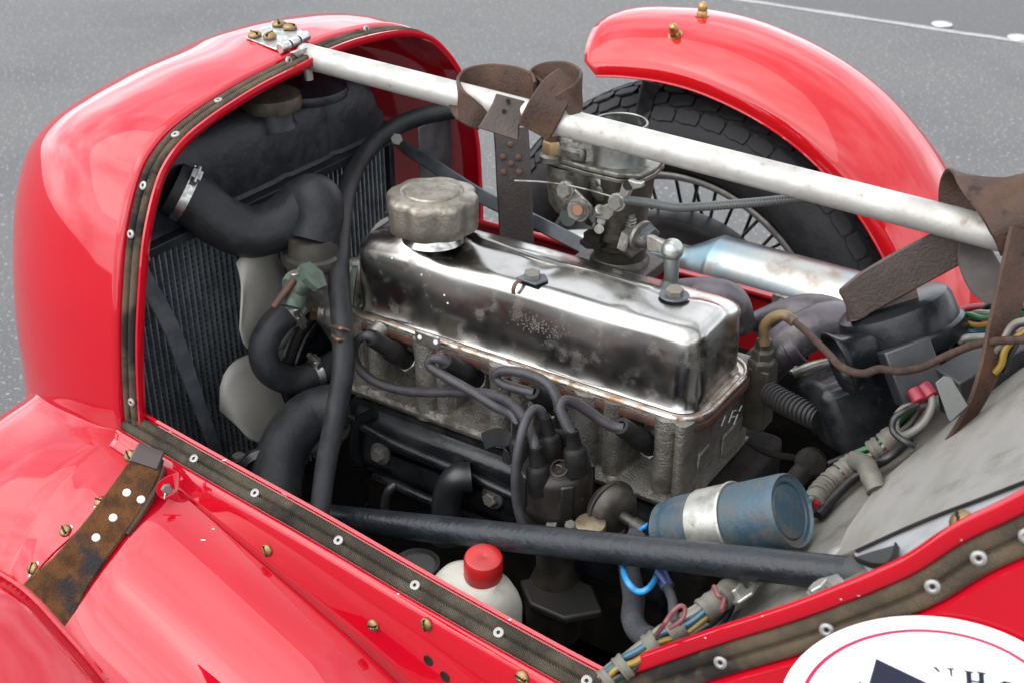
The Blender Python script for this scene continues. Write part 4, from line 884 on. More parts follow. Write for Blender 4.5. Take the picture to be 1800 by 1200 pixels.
# spring screw, spindle and ball joint on the right
sc_ = CP(1109, 388, .10)
for k in range(5): MB().lathe(sc_ + V((0, 0, .002 - k * .0036)), (0, 0, 1), [(.005, -.0012), (.0066, 0), (.005, .0012)], 14).build('spring_coil', CASTALU, cb_)
MB().cyl(sc_ + V((0, 0, -.02)), sc_ + V((0, 0, .008)), .0045, 12).build('idle_screw', CASTALU, cb_)
MB().hexa(CP(1106, 420, .10), V((.9, -.25, -.1)), .020, .012).build('spindle_boss', CASTALU, cb_); MB().cyl(CP(1110, 418, .10), CP(1144, 420, .09), .011, 18).build('spindle', CASTALU, cb_)
MB().lathe(CP(1126, 414, .095), V((.9, -.25, -.1)), [(0, 0), (.018, 0), (.018, .004), (0, .004)], 24).build('spindle_washer', CASTALU, cb_); MB().hexa(CP(1136, 412, .093), V((.9, -.25, -.1)), .012, .010).build('spindle_nut', STRUT, cb_)
MB().prism([CP(x, y, .085) for x, y in ((1140, 410), (1150, 412), (1178, 428), (1184, 440), (1176, 446), (1152, 440), (1140, 440))], (0, -.006, 0)).build('link_arm', CASTALU, cb_, bevel=.0015)
bj = CP(1182, 439, .075); MB().lathe(bj, (0, 0, 1), [(0, -.0125)] + [(.0125 * math.cos(a), .0125 * math.sin(a)) for a in np.linspace(-1.4, 1.4, 10)] + [(0, .0125)], 24).build('ball_end', M('zinc_ball', (.40, .43, .40), .35, .8), cb_)
MB().cyl(bj + V((0, 0, -.009)), bj + V((.001, 0, -.045)), .0085, 18, r2=.0080).build('ball_socket', M('zinc_rod', (.24, .27, .26), .42, .7), cb_); MB().cyl(bj + V((.001, 0, -.045)), bj + V((.002, 0, -.10)), .0055, 12).build('link_rod', CASTALU, cb_)
MB().tube([CP(1174, 444, .07), CP(1170, 462, .07), CP(1168, 485, .07)], .0009, 6).build('wire_tail', BLACKM, cb_)
# base, nuts
MB().prism([V((CX + x, CYc + y, fz - .135)) for x, y in ((-.045, -.035), (.0, -.045), (.05, -.03), (.05, .03), (0, .045), (-.045, .035))], (0, 0, .018)).build('base_flange', CARBD, cb_, bevel=.003)
for px, py in ((1044, 418), ): MB().lathe(CP(px, py, .085), (0, 0, 1), [(.016, -.008), (.016, -.004), (.012, -.003), (.012, .006), (0, .008)], 6).build('base_nut', DARKIN, cb_)
MB().lathe((CX + .006, CYc - .005, fz - .26), (0, 0, 1), [(.055, 0), (.052, .06), (.042, .10), (.040, .13)], 32).build('intake_stub', DARKIN, cb_)
# cable
cab = thing('throttle_cable', 'grey coiled throttle cable running from the carburettor bracket to the right', 'cable', CP(1200, 365, .06))
cp = crv([CP(1100, 352, .068), CP(1140, 357, .06), CP(1190, 365, .05), CP(1240, 363, .045), CP(1320, 357, .04), CP(1400, 350, .035), CP(1450, 350, .03), CP(1520, 366, .03)], 60)
rr_ = [(.0050 if (k // 2) % 2 else .0042) for k in range(len(cp))]
MB().tube(cp, rr_, 12, smooth=False).build('outer_sheath', M('sheath', (.13, .135, .13), .4, .6), cab)
MB().tube([CP(905, 318, .07), CP(950, 320, .07), CP(992, 325, .066), CP(1030, 333, .066), CP(1076, 346, .068)], .0011, 6).build('inner_wire', CASTALU, cab)
# ------------------------------------------------------------------ right side: bulkhead, horn, boxes, wiring
def PK(px, py, off=0.0):
    """point on the sloping bulkhead plane Z = X + .305 + off"""
    r = FWD + RGT * ((px - 900) / FPX) - UPV * ((py - 600) / FPX)
    t = (.277 + off + CAM_LOC.x - CAM_LOC.z) / (r.z - r.x); return CAM_LOC + r * t
bkn = V((-1, 0, 1)).normalized()
def sheet(name, px, off, th, mat, bev=.0008, wob=0, parent=None):
    pts = [PK(x, y, off) for x, y in px]
    o = MB().prism(pts, -bkn * th).build(name, mat, parent or body, bevel=bev); return o
sh = sheet('bulkhead', [(1060, 1200), (1160, 1115), (1260, 1035), (1360, 945), (1440, 868), (1520, 800), (1600, 730), (1700, 650), (1820, 560), (1960, 470), (1990, 900), (1800, 925), (1600, 1025), (1300, 1140), (1100, 1215)], -.004, .004, GREYSH)
vy = sheet('bulkhead_trim', [(1545, 847), (1600, 800), (1690, 725), (1790, 650), (1900, 580), (1900, 800), (1800, 848), (1640, 905), (1520, 955), (1465, 980), (1490, 925)], .006, .0045, M('grey_vinyl', (.27, .26, .24), .6, col2=(.20, .19, .165), scale=18, bump=.0012, bscale=40, dirt=(.15, .14, .12), dscale=20, dlo=.50, dhi=.80, speck=(.5, .5, .48), spscale=240, sppos=.73, aniso=(1, .35, 1)))
al = sheet('alloy_strip', [(1500, 972), (1640, 912), (1800, 852), (1900, 815), (1900, 860), (1800, 905), (1650, 975), (1540, 1020)], .0095, .002, ALUSH)
MB().tube([PK(x, y, .0125) for x, y in ((1505, 968), (1570, 938), (1640, 908), (1720, 878), (1800, 847), (1880, 818))], .0016, 8).build('trim_edge', BLACKM, body)
sheet('torn_flap', [(1500, 978), (1530, 968), (1572, 956), (1578, 972), (1560, 992), (1545, 994)], .016, .002, M('flap', (.03, .031, .033), .45), .001)
MB().ribbon([PK(1505, 982, .016), PK(1530, 992, .020), PK(1558, 994, .022), PK(1572, 980, .020), PK(1577, 958, .016)], bkn, .006, .0016).build('flap_lip', BLACKM, body)
MB().ribbon([PK(1385, 1065, .004), PK(1400, 1063, .010), PK(1420, 1048, .022), PK(1440, 1042, .026), PK(1458, 1046, .018)], V((.3, .9, -.1)), .014, .0012).build('peeled_edge', GREYSH, body)
l = PK(1690, 916, .0105); inst(ME_SCREW, 'screw', l, bkn + V((.2, -.5, 0)), body, spin=1.2, scale=.0088)
MB().lathe(PK(1460, 975, 0.004), bkn, [(0, .003), (.006, .003), (.012, .001), (.014, 0)], 18).build('blind_rivet', GALV, body)
# added dark walls and floor: shade the bay, darken reflections in the valve cover
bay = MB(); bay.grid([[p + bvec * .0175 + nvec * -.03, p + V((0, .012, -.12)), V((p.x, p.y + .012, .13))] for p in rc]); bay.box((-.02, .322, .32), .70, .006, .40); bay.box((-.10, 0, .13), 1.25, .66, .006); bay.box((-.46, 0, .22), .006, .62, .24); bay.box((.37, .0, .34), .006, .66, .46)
bay.build('added_bay_shade', DARKIN, body)
# ------------------------------------------------------------------ horn
hn3 = thing('horn', 'black dusty snail horn above the wiring on the right', 'horn', P(1580, 620, D=1.24))
ha = (UPV * .92 - FWD * .17 - RGT * .39).normalized()
hc3 = P(1588, 590, D=1.22)
hx3 = (RGT * .92 + UPV * .39); hx3 = (hx3 - ha * hx3.dot(ha)).normalized(); hy3 = ha.cross(hx3)
if hy3.dot(FWD) > 0: hy3 = -hy3
MB().lathe(hc3, ha, [(0, -.036), (.040, -.036), (.044, -.030), (.046, -.012), (.0575, -.011), (.0595, -.008), (.0595, .004), (.0580, .006), (.0560, .007), (.0550, .026), (.052, .033), (.046, .036), (.02, .0375), (0, .038)], 64).build('horn_body', HORN, hn3, ang=35)
tr = []
for t, w_, h_ in ((0, .020, .017), (.35, .021, .018), (.65, .023, .020), (.85, .027, .024), (1, .032, .031)):
    c = hc3 - hx3 * (.024 + .048 * t) + hy3 * (.022) + ha * (.010 - .004 * t)
    tr.append([c + hy3 * math.copysign(abs(math.cos(a)) ** .6, math.cos(a)) * w_ + ha * math.copysign(abs(math.sin(a)) ** .6, math.sin(a)) * h_ for a in np.linspace(0, 2 * math.pi, 28, endpoint=False)])
MB().grid(tr, False, True).build('trumpet', HORN, hn3, solid=.0022, off=-1, ang=50)
MB().box(hc3 - ha * .044 + hy3 * .02 + hx3 * .010, .040, .04, .018, hx3, hy3).build('terminal_block', M('block_plastic', (.02, .022, .028), .45), hn3, bevel=.002)
cn = P(1604, 652, D=1.165)
MB().box(cn, .044, .026, .052, hx3 + UPV * -.05, -FWD, None).build('plug_housing', M('plug_black', (.018, .020, .025), .42, col2=(.03, .032, .036), scale=40), hn3, bevel=.002)
# ------------------------------------------------------------------ black control box under the horn
bx = thing('heater_box', 'black dusty metal box with a slotted flange below the horn', 'box', P(1540, 740, D=1.25))
bxf = P(1545, 715, D=1.27); Xb = (RGT * .92 + UPV * .38).normalized(); Yb = (UPV * .92 - RGT * .36 - FWD * .1).normalized(); Zb = Xb.cross(Yb).normalized(); Yb = Zb.cross(Xb)
if Zb.dot(FWD) > 0: Zb = -Zb
MB().box(bxf - Zb * .05, .105, .078, .11, Xb, Yb, Zb).build('case', BLACK, bx, bevel=.014, seg=4)
fq = P(1545, 788, D=1.235); mbq = MB()
mbq.box(fq, .105, .024, .004, Xb, Yb * .6 + Zb * .5, None); mbq.build('flange', BLACK, bx, bevel=.001)
for t in (-.034, .026): MB().box(fq + Xb * t + (Zb + Yb * -.6) * .0012, .013, .009, .0035, Xb, Yb * .6 + Zb * .5).build('slot', BLACKM, bx)
for t in (-.005, .010): MB().cyl(fq + Xb * t, fq + Xb * t + (Zb - Yb * .6) * .0045, .0022, 10).build('hole', BLACKM, bx)
pr2 = MB()
cdt = crv([P(1350, 690, D=1.36), P(1390, 712, D=1.33), P(1440, 735, D=1.30)], 40); pr2.tube(cdt, [(.0135 if (k // 3) % 2 else .0112) for k in range(len(cdt))], 16, smooth=False)
tag(pr2.build('ribbed_hose', M('ribbed', (.016, .016, .017), .55)), 'black ribbed hose between the engine rear and the black box', 'hose')
# fuse box and bracket
fx = thing('fuse_box', 'black plastic fuse box at the right edge behind the hanging strap', 'fuse box', P(1730, 680, D=1.13))
f0 = P(1735, 662, D=1.16); Xf = (RGT * .86 + UPV * .42 + FWD * .2).normalized(); Yf = (UPV * .75 - FWD * .5 - RGT * .3); Yf = (Yf - Xf * Yf.dot(Xf)).normalized()
MB().box(f0, .085, .050, .034, Xf, Yf).build('case', M('fuse_black', (.02, .021, .024), .5, col2=(.035, .036, .038), scale=30, speck=(.4, .4, .4), spscale=420, sppos=.78), fx, bevel=.002)
Zf = Xf.cross(Yf); Zf = -Zf if Zf.dot(FWD) > 0 else Zf
for t in (-.02, .0, .02): MB().box(f0 + Xf * t + Zf * .018 + Yf * -.01, .006, .012, .006, Xf, Yf).build('fuse', BLACKM, fx, bevel=.001)
bkt = MB().prism([P(x, y, D=1.085) for x, y in ((1645, 672), (1660, 660), (1672, 663), (1702, 712), (1672, 740), (1668, 738))], FWD * .002).build('mounting_bracket', M('bracket_grey', (.15, .155, .145), .5, .3, speck=(.09, .09, .09), spscale=300, sppos=.66), None, bevel=.0005)
tag(bkt, 'plain grey metal bracket plate beside the red wire connectors', 'bracket')
# ------------------------------------------------------------------ wiring
def bundle(name, label, path, mats, r, R, twist=3.0, ds=None, wraps=(), tape_r=None):
    t = thing(name, label, 'wiring', path[0]); c = crv(path, 14); N = len(c); u = basis(c[1] - c[0])[0]; fr_ = []
    for i, p in enumerate(c):
        tt = (c[min(i + 1, N - 1)] - c[max(i - 1, 0)]).normalized(); u = (u - tt * u.dot(tt)).normalized(); fr_.append((p, u.copy(), tt.cross(u), tt))
    for k, m in enumerate(mats):
        a0 = 2 * math.pi * k / len(mats); pts = []
        for i, (p, uu, bb, tt) in enumerate(fr_):
            a = a0 + twist * i / N + .25 * math.sin(i * .3 + k); rr_ = R * (1 + .12 * math.sin(i * .23 + k * 2)); pts.append(p + uu * math.cos(a) * rr_ + bb * math.sin(a) * rr_)
        MB().tube(pts[::2], r, 8, 2).build('wire', m, t)
    for f0_, f1_ in wraps:
        i0_, i1_ = int(f0_ * (N - 1)), max(int(f1_ * (N - 1)), int(f0_ * (N - 1)) + 1); rw = tape_r or (R + r * 1.15)
        pts = [fr_[i][0] for i in range(i0_, i1_ + 1)]; n_ = len(pts)
        MB().tube(pts, [rw * (1 + .05 * math.sin(j * 1.9)) for j in range(n_)], 18, smooth=False).build('tape_wrap', TAPE, t)
    return t
bundle('front_wiring_loom', 'taped bundle of coloured wires along the lower corner of the bulkhead',
       [PK(1062, 1200, .036), PK(1100, 1168, .037), PK(1150, 1130, .038), PK(1200, 1098, .036), PK(1260, 1056, .032), PK(1320, 1005, .022), PK(1370, 955, .012)],
       [WGREY, WTEAL, WYEL, WBLK, WGRN, WTEAL, WGREY], .0028, .0068, 2.5, wraps=((.0, .05), (.13, .18), (.30, .36), (.44, .50), (.60, .67), (.68, .75), (.76, .82)), tape_r=.0108)
bundle('rear_wiring_loom', 'taped wiring bundle with green and pink wires on the bulkhead beside the coil',
       [PK(1425, 893, .018), PK(1448, 858, .018), PK(1490, 822, .018), PK(1530, 796, .018), PK(1570, 765, .020), PK(1605, 715, .022), PK(1640, 660, .030), PK(1668, 625, .04), PK(1690, 600, .05)],
       [WGRN, WGREY, WRED, WTEAL, WGRN, WBLK], .0028, .0068, 3, wraps=((.02, .08), (.085, .15), (.16, .21), (.22, .29), (.30, .33), (.39, .44), (.45, .50)), tape_r=.0110)
bundle('upper_wiring_loom', 'open bundle of green, yellow and pink wires behind the horn',
       [P(1655, 640, D=1.19), P(1672, 600, D=1.20), P(1690, 576, D=1.21), P(1720, 566, D=1.20), P(1770, 560, D=1.18), P(1830, 548, D=1.16)],
       [WGRN, WYEL, WTEAL, WRED, WGRN, WPUR, WGREY], .0028, .0085, 2, wraps=((.30, .34), (.44, .49)), tape_r=.0122)
bundle('edge_wiring_loom', 'short bundle of yellow and purple wires beside the fuse box at the picture edge',
       [P(1752, 650, D=1.10), P(1768, 612, D=1.09), P(1790, 578, D=1.08), P(1830, 560, D=1.07)], [WYEL, WBLK, WPUR, WGREY], .0030, .006, 1)
def wire(name, label, pts, r, mat, cat='wire', n=10):
    o = MB().tube(pts, r, n, 10).build(name, mat); return tag(o, label, cat)
wire('branch_sleeve', 'taped branch of the loom dropping onto the bulkhead trim', [PK(1500, 808, .02), PK(1520, 815, .026), PK(1530, 835, .02), PK(1541, 862, .004)], [.0080, .0092, .0085, .0094, .0085, .0095, .0086, .009], TAPE, 'wiring', 16)
wire('black_wire', 'thin black wire lying along the loom on the bulkhead above the coil', [PK(1438, 905, .008), PK(1470, 870, .008), PK(1510, 832, .01), PK(1560, 805, .012), PK(1600, 770, .012)], .0042, WBLK)
hw = [P(1636, 688, D=1.14), P(1638, 712, D=1.135), P(1625, 740, D=1.13), P(1600, 760, D=1.13), P(1580, 764, D=1.13), P(1574, 742, D=1.135), P(1585, 720, D=1.14), P(1610, 712, D=1.145), P(1640, 708, D=1.15)]
wire('looped_grey_wire', 'pale grey wire looping from the red connectors below the horn', hw, .0037, WGREY)
wire('curled_black_wire', 'black wire curling round the pale grey loop below the horn', [P(1612, 712, D=1.13), P(1590, 722, D=1.12), P(1572, 735, D=1.12), P(1570, 757, D=1.12), P(1590, 775, D=1.11), P(1608, 783, D=1.11)], .003, WBLK)
for a, b, lab in (((1606, 684), (1618, 706), 'left red wire connector under the horn plug'), ((1622, 676), (1638, 697), 'right red wire connector under the horn plug')):
    o = MB().cyl(P(*a, D=1.145), P(*b, D=1.138), .0068, 16, ch=.001).build('wire_connector', C('conn_red', (.48, .02, .05))); tag(o, lab, 'connector', 'red wire connectors')
bc_ = thing('brown_cable', 'brown cloth-covered cable from the engine sender running right over the horn', 'cable', P(1345, 620, Y=.06))
MB().tube([P(1344, 605, Y=.06), P(1343, 585, Y=.06), P(1346, 570, Y=.06), P(1362, 557, Y=.06), P(1380, 555, Y=.06), P(1397, 566, Y=.06)], .0058, 14).build('yellow_sleeve', M('sleeve_old', (.20, .13, .05), .5, col2=(.10, .06, .03), scale=60, dirt=(.05, .035, .02), dscale=60), bc_)
MB().tube([P(1397, 566, Y=.06), P(1425, 590, D=1.24), P(1455, 620, D=1.16), P(1480, 645, D=1.13), P(1515, 656, D=1.12), P(1545, 648, D=1.12), P(1580, 652, D=1.12), P(1620, 645, D=1.125), P(1670, 622, D=1.12), P(1720, 604, D=1.10), P(1770, 598, D=1.08), P(1830, 597, D=1.06)], .0036, 12, 10).build('cable', FABRIC, bc_)
wire('red_wire', 'red wire arching behind the horn in front of the wing', [P(1675, 556, D=1.26), P(1695, 545, D=1.26), P(1730, 540, D=1.25), P(1790, 538, D=1.23)], .0045, WRED)
wire('black_upper_wire', 'black wire beside the red wire behind the horn', [P(1725, 552, D=1.24), P(1740, 538, D=1.23), P(1765, 528, D=1.22), P(1800, 520, D=1.2)], .004, WBLK)
wire('white_wire', 'pale wire running right from behind the horn to the strap', [P(1685, 600, D=1.18), P(1700, 594, D=1.175), P(1730, 592, D=1.17), P(1770, 588, D=1.15)], .0036, WGREY)
rodp = thing('steering_joint', 'greasy dark ball joint and rod between engine and coil', 'joint', P(1420, 810, D=1.30))
MB().tube([P(1395, 845, D=1.28), P(1422, 815, D=1.28)], .0105, 14, smooth=False).build('rod', DARKIN, rodp); MB().lathe(P(1425, 812, D=1.28), -FWD, [(0, .012), (.012, .009), (.016, 0), (.014, -.01)], 18).build('ball', DARKIN, rodp)
MB().tube([P(1316, 775, Y=.05), P(1350, 795, Y=.05), P(1400, 805, Y=.04), P(1420, 810, D=1.285)], .004, 8).build('link', DARKIN, rodp)
# ------------------------------------------------------------------ near side: brace tube, bottle, distributor, coil, leads, strap, wing, sticker
br = thing('chassis_brace', 'dark blue-grey painted chassis tube crossing in front of the engine', 'tube', P(560, 905, Y=-.30))
b0, b1_ = P(548, 905, Y=-.258), P(1500, 1009, Y=-.285)
def BD(px): t = (px - 548) / (1500 - 548); return 1 / ((1 - t) / depth(b0) + t / depth(b1_))
MB().tube([b0.lerp(b1_, -.03), b0, b0.lerp(b1_, .5), b1_], [.0125, .0138, .0139, .0139], 32, 8).build('tube', CHASSIS, br)
dd = (b1_ - b0).normalized()
MB().lathe(b1_, dd, [(.0143, -.003), (.0150, 0), (.0150, .030), (.014, .034), (0, .034)], 28).build('end_sleeve', M('sleeve_black', (.03, .031, .033), .6), br)
MB().lathe(b0, dd, [(.0138, -.002), (.0148, 0), (.0148, .010), (.0140, .013)], 28).build('collar', CHASSIS, br)
# washer bottle
bo = thing('washer_bottle', 'small white plastic bottle with red screw cap behind the near rail', 'bottle', (.12, -.285, .52))
cpt = P(850, 978, Y=-.300); bax = V((.10, -.10, 1)).normalized()
D_ = depth(cpt); rc_ = 35 * D_ / FPX
MB().lathe(cpt, bax, [(rc_ * .97, -.025), (rc_ * 1.0, -.023), (rc_, -.004), (rc_ * .93, 0), (rc_ * .80, .001), (.003, .0012), (.002, .0006), (0, .0005)], 40).build('cap', REDPL, bo, ang=40)
rows = []
for z, s in ((-.022, .0155), (-.0245, .0165), (-.0265, .019), (-.029, .027), (-.035, .036), (-.050, .0435), (-.062, .047), (-.085, .0475), (-.14, .047)):
    rows.append([cpt + bax * z - RGT * (.010 if s > .02 else .0) + V((math.copysign(abs(math.cos(a)) ** .75, math.cos(a)) * s * 1.02, math.copysign(abs(math.sin(a)) ** .75, math.sin(a)) * s * .80, 0)) for a in np.linspace(0, 2 * math.pi, 36, endpoint=False)])
MB().grid(rows, False, True).build('bottle', WHITEPL, bo, ang=60)
# ------------------------------------------------------------------ distributor
ds_ = thing('distributor', 'black ignition distributor with five rubber-booted leads beside the head', 'distributor', (.118, -.155, .43))
AX = V((.112, -.150, 0)); tilt = V((.02, -.03, 1)).normalized()
def DPt(z): return V((AX.x, AX.y, 0)) + tilt * z
CZ = P(975, 905, Y=-.183).z
MB().lathe(V((AX.x, AX.y, CZ)), tilt, [(.0375, -.012), (.0385, -.010), (.0380, -.002), (.0365, .0), (.0365, .030), (.0345, .036), (.030, .040), (.018, .043), (0, .044)], 48).build('cap', M('cap_bakelite', (.016, .014, .012), .38, spec=.3, col2=(.026, .021, .017), scale=30, dirt=(.06, .045, .032), dscale=40), ds_, ang=40)
for a in (-2.2, -.75, .8): MB().box(V((AX.x, AX.y, CZ + .012)) + V((math.cos(a), math.sin(a), 0)) * .036, .006, .014, .045, V((math.cos(a), math.sin(a), 0)), V((-math.sin(a), math.cos(a), 0))).build('spring_clip', M('clip_black', (.016, .015, .014), .4), ds_, bevel=.002)
tw = {'A': ((917, 793), (911, 742), -.150), 'B': ((968, 790), (958, 733), -.152), 'C': ((991, 772), (984, 722), -.128), 'D': ((1013, 812), (1006, 757), -.158), 'E': ((947, 846), (941, 786), -.180)}
TT = {}
for k, (b_, t_, y) in tw.items():
    pb, pt = P(*b_, Y=y), P(*t_, Y=y); L_ = (pt - pb).length; ax = pt - pb; TT[k] = pt
    MB().lathe(pb, ax, [(0, -.012), (.0112, -.012), (.0118, 0), (.0122, .002), (.0118, L_ * .38), (.0108, L_ * .44), (.0082, L_ * .5), (.0062, L_ * .95), (.0066, L_ * .97), (.0063, L_ + .001), (.0048, L_ + .001)], 28).build('boot', RUBBLK, ds_, ang=40)
em = P(983, 822, Y=-.170)
l, n = None, None
MB().lathe(em, V((.05, -.55, .8)), [(.0085, 0), (.0092, .0008), (.0085, .0012), (.0080, .0006)], 28).build('emblem_ring', M('bakelite_brown', (.06, .042, .033), .45), ds_)
for nm, pts_ in (('emblem_letter', [(979, 816), (979, 829)]), ('emblem_letter', [(979, 816), (986, 818), (988, 823), (985, 828), (979, 829)])):
    MB().tube([P(x, y, Y=-.1712) for x, y in pts_], .0009, 6, smooth=len(pts_) > 2).build(nm, MATS['bakelite_brown'], ds_)
MB().lathe(V((AX.x, AX.y, CZ)), -tilt, [(.034, .010), (.034, .03), (.030, .034), (.030, .055), (.022, .062), (.020, .10), (.030, .125), (.032, .15), (.030, .19), (0, .19)], 40).build('body', M('dist_body', (.026, .023, .019), .5, .4, col2=(.065, .055, .042), scale=40), ds_, ang=40)
bc2 = P(987, 1055, Y=-.165); MB().prism([bc2 + V(q) for q in ((-.05, -.005, 0), (-.02, -.032, 0), (.022, -.032, 0), (.05, .0, 0), (.02, .03, 0), (-.02, .03, 0))], (0, 0, .010)).build('base_flange', M('base_grey', (.028, .027, .025), .5, .3), ds_, bevel=.003)
vu = P(1072, 892, Y=-.150); va = V((.93, -.32, .05)).normalized()
MB().lathe(vu, va, [(0, -.016), (.010, -.015), (.022, -.010), (.028, -.003), (.0305, 0), (.0305, .003), (.028, .004), (.026, .012), (.018, .018), (.006, .020), (.005, .034), (.0075, .036), (.0075, .050), (0, .051)], 36).build('vacuum_unit', M('vac_metal', (.075, .068, .058), .42, .6, col2=(.04, .036, .032), scale=40), ds_, ang=40)
MB().box(P(1055, 925, Y=-.155), .05, .02, .006).build('vacuum_arm', M('arm_dark', (.04, .037, .032), .5, .4), ds_, bevel=.002)
MB().lathe(P(1038, 922, Y=-.185), V((.02, -.1, 1)), [(.016, -.012), (.016, .001), (.015, .003), (.013, .0035), (0, .004)], 32).build('oiler_cap', M('old_brass', (.30, .245, .165), .4, .85, col2=(.2, .16, .1), scale=80), ds_)
for px, py in ((970, 925), (1003, 925)): inst(ME_HEX, 'bolt_head', P(px, py, Y=-.185), (0, -.3, 1), ds_, scale=.006)
# ------------------------------------------------------------------ plug leads
def plug(name, label, boot, lead, tower=None):
    t = thing(name, label, 'plug lead', boot[0], 'spark plug leads')
    b0_, b1x = boot; d = (b1x - b0_).normalized(); L_ = (b1x - b0_).length
    bt_ = MB().lathe(b0_, d, [(.0050, -.001), (.0088, -.001), (.0098, .001), (.0100, L_ * .45), (.0122, L_ * .52), (.0125, L_ * .7), (.0108, L_ * .75), (.0112, L_), (0, L_)], 24).build('boot', RUBBLK, t, ang=40)
    MB().lathe(b1x, d, [(.0085, -.002), (.0135, 0), (.0135, .006), (.009, .008), (.0078, .02), (0, .02)], 6).build('plug_hex', CASTALU, bt_)
    MB().tube(lead, .0054, 14, 10).build('lead', RUBGREY, t)
    return t
plug('plug_lead', 'grey plug lead nearest the radiator, swinging wide under the first plug', (P(654, 594, Y=-.120), P(716, 634, Y=-.078)),
     [P(660, 598, Y=-.118), P(645, 590, Y=-.124), P(626, 602, Y=-.126), P(622, 626, Y=-.125), P(638, 655, Y=-.122), P(675, 677, Y=-.118), P(730, 688, Y=-.115), P(800, 689, Y=-.118), P(855, 691, Y=-.125), P(895, 706, Y=-.135), P(925, 740, Y=-.155), P(938, 775, Y=-.176), TT['E'] + V((0, 0, -.004))])
p2_ = plug('plug_lead', 'grey plug lead with pale green print, second from the radiator', (P(783, 634, Y=-.118), P(838, 668, Y=-.076)),
     [P(788, 637, Y=-.117), P(772, 630, Y=-.122), P(757, 632, Y=-.124), P(757, 644, Y=-.126), P(785, 662, Y=-.127), P(830, 688, Y=-.130), P(872, 714, Y=-.135), P(900, 728, Y=-.143), TT['A'] + V((0, 0, -.004))])
plug('plug_lead', 'grey plug lead making a closed loop, third from the radiator', (P(936, 687, Y=-.118), P(972, 714, Y=-.086)),
     [P(940, 690, Y=-.117), P(915, 684, Y=-.118), P(884, 674, Y=-.118), P(871, 660, Y=-.118), P(885, 651, Y=-.118), P(925, 656, Y=-.118), P(960, 672, Y=-.120), P(978, 698, Y=-.124), TT['C'] + V((0, 0, -.004))])
plug('plug_lead', 'grey plug lead nearest the bulkhead, arching over the distributor', (P(1092, 748, Y=-.115), P(1144, 784, Y=-.074)),
     [P(1096, 752, Y=-.114), P(1074, 748, Y=-.118), P(1042, 728, Y=-.124), P(1010, 707, Y=-.135), P(991, 704, Y=-.145), P(985, 718, Y=-.152), P(993, 740, Y=-.156), TT['D'] + V((0, 0, -.004))])
hl = MB().tube([TT['B'] + V((0, 0, -.004)), P(951, 722, Y=-.154), P(939, 719, Y=-.160), P(926, 734, Y=-.172), P(915, 770, Y=-.188), P(907, 820, Y=-.198), P(907, 870, Y=-.202), P(915, 910, Y=-.205), P(930, 945, Y=-.205)], .0049, 14, 10).build('coil_lead', RUBGREY)
tag(hl, 'thick grey lead from the distributor centre bending down its near side', 'ignition lead')
# faint green print on the second lead
c2 = crv([P(757, 644, Y=-.126), P(785, 662, Y=-.127), P(830, 688, Y=-.130), P(872, 714, Y=-.135), P(900, 728, Y=-.143)], 10)
GPR = M('green_print', (.16, .26, .23), .5)
mbp = MB()
for i in list(range(11, 16)) + list(range(19, 24)) + list(range(27, 31)):
    p = c2[i]; t_ = (c2[i + 1] - c2[i]).normalized(); n_ = (CAM_LOC - p).normalized(); n_ = (n_ - t_ * n_.dot(t_)).normalized(); b_ = t_.cross(n_)
    for q in (-.3, .3): mbp.box(p + n_ * .00488 + t_ * .0025 * q * 2 + b_ * -.0006, .0012, .0026 - .0007 * (i % 2), .0003, t_, b_)
mbp.build('lead_print', GPR, p2_)
# ------------------------------------------------------------------ ignition coil
co_ = thing('ignition_coil', 'worn blue cylindrical ignition coil held by a pale metal strap', 'ignition coil', P(1300, 930, D=1.08))
ce = P(1392, 897, D=1.10); rv = (ce - CAM_LOC).normalized(); ca = (-rv * .62 + RGT * .77 + UPV * .15).normalized(); CR = .0335; CL = .137
cs = ce - ca * CL
MB().lathe(cs, ca, [(0, 0), (CR * .8, 0), (CR * .93, .004), (CR * .93, .012), (CR * .97, .016), (CR, .02), (CR, CL - .006), (CR * .985, CL - .001), (CR * .95, CL + .001), (CR * .90, CL - .0015), (CR * .78, CL - .002), (CR * .74, CL - .004), (CR * .70, CL - .002), (CR * .5, CL - .0018), (0, CL - .0015)], 56).build('can', COILBLUE, co_, ang=30)
MB().lathe(cs + ca * .046, ca, [(CR + .0004, 0), (CR + .0018, .0006), (CR + .0018, .034), (CR + .0028, .035), (CR + .0018, .037), (CR + .0004, .037)], 56).build('clamp_strap', GALV, co_, ang=40)
MB().lathe(cs, -ca, [(CR * .85, 0), (CR * .6, .008), (.011, .012), (.009, .03), (0, .03)], 28).build('tower', RUBBLK, co_)
MB().prism([PK(x, y, .012) for x, y in ((1418, 1045), (1440, 1020), (1475, 1010), (1486, 1022), (1470, 1045), (1440, 1062))], bkn * .002).build('clamp_foot', GALV, co_, bevel=.001)
inst(ME_HEXR, 'bolt_head', PK(1445, 1038, .015), bkn, co_, scale=.0085)
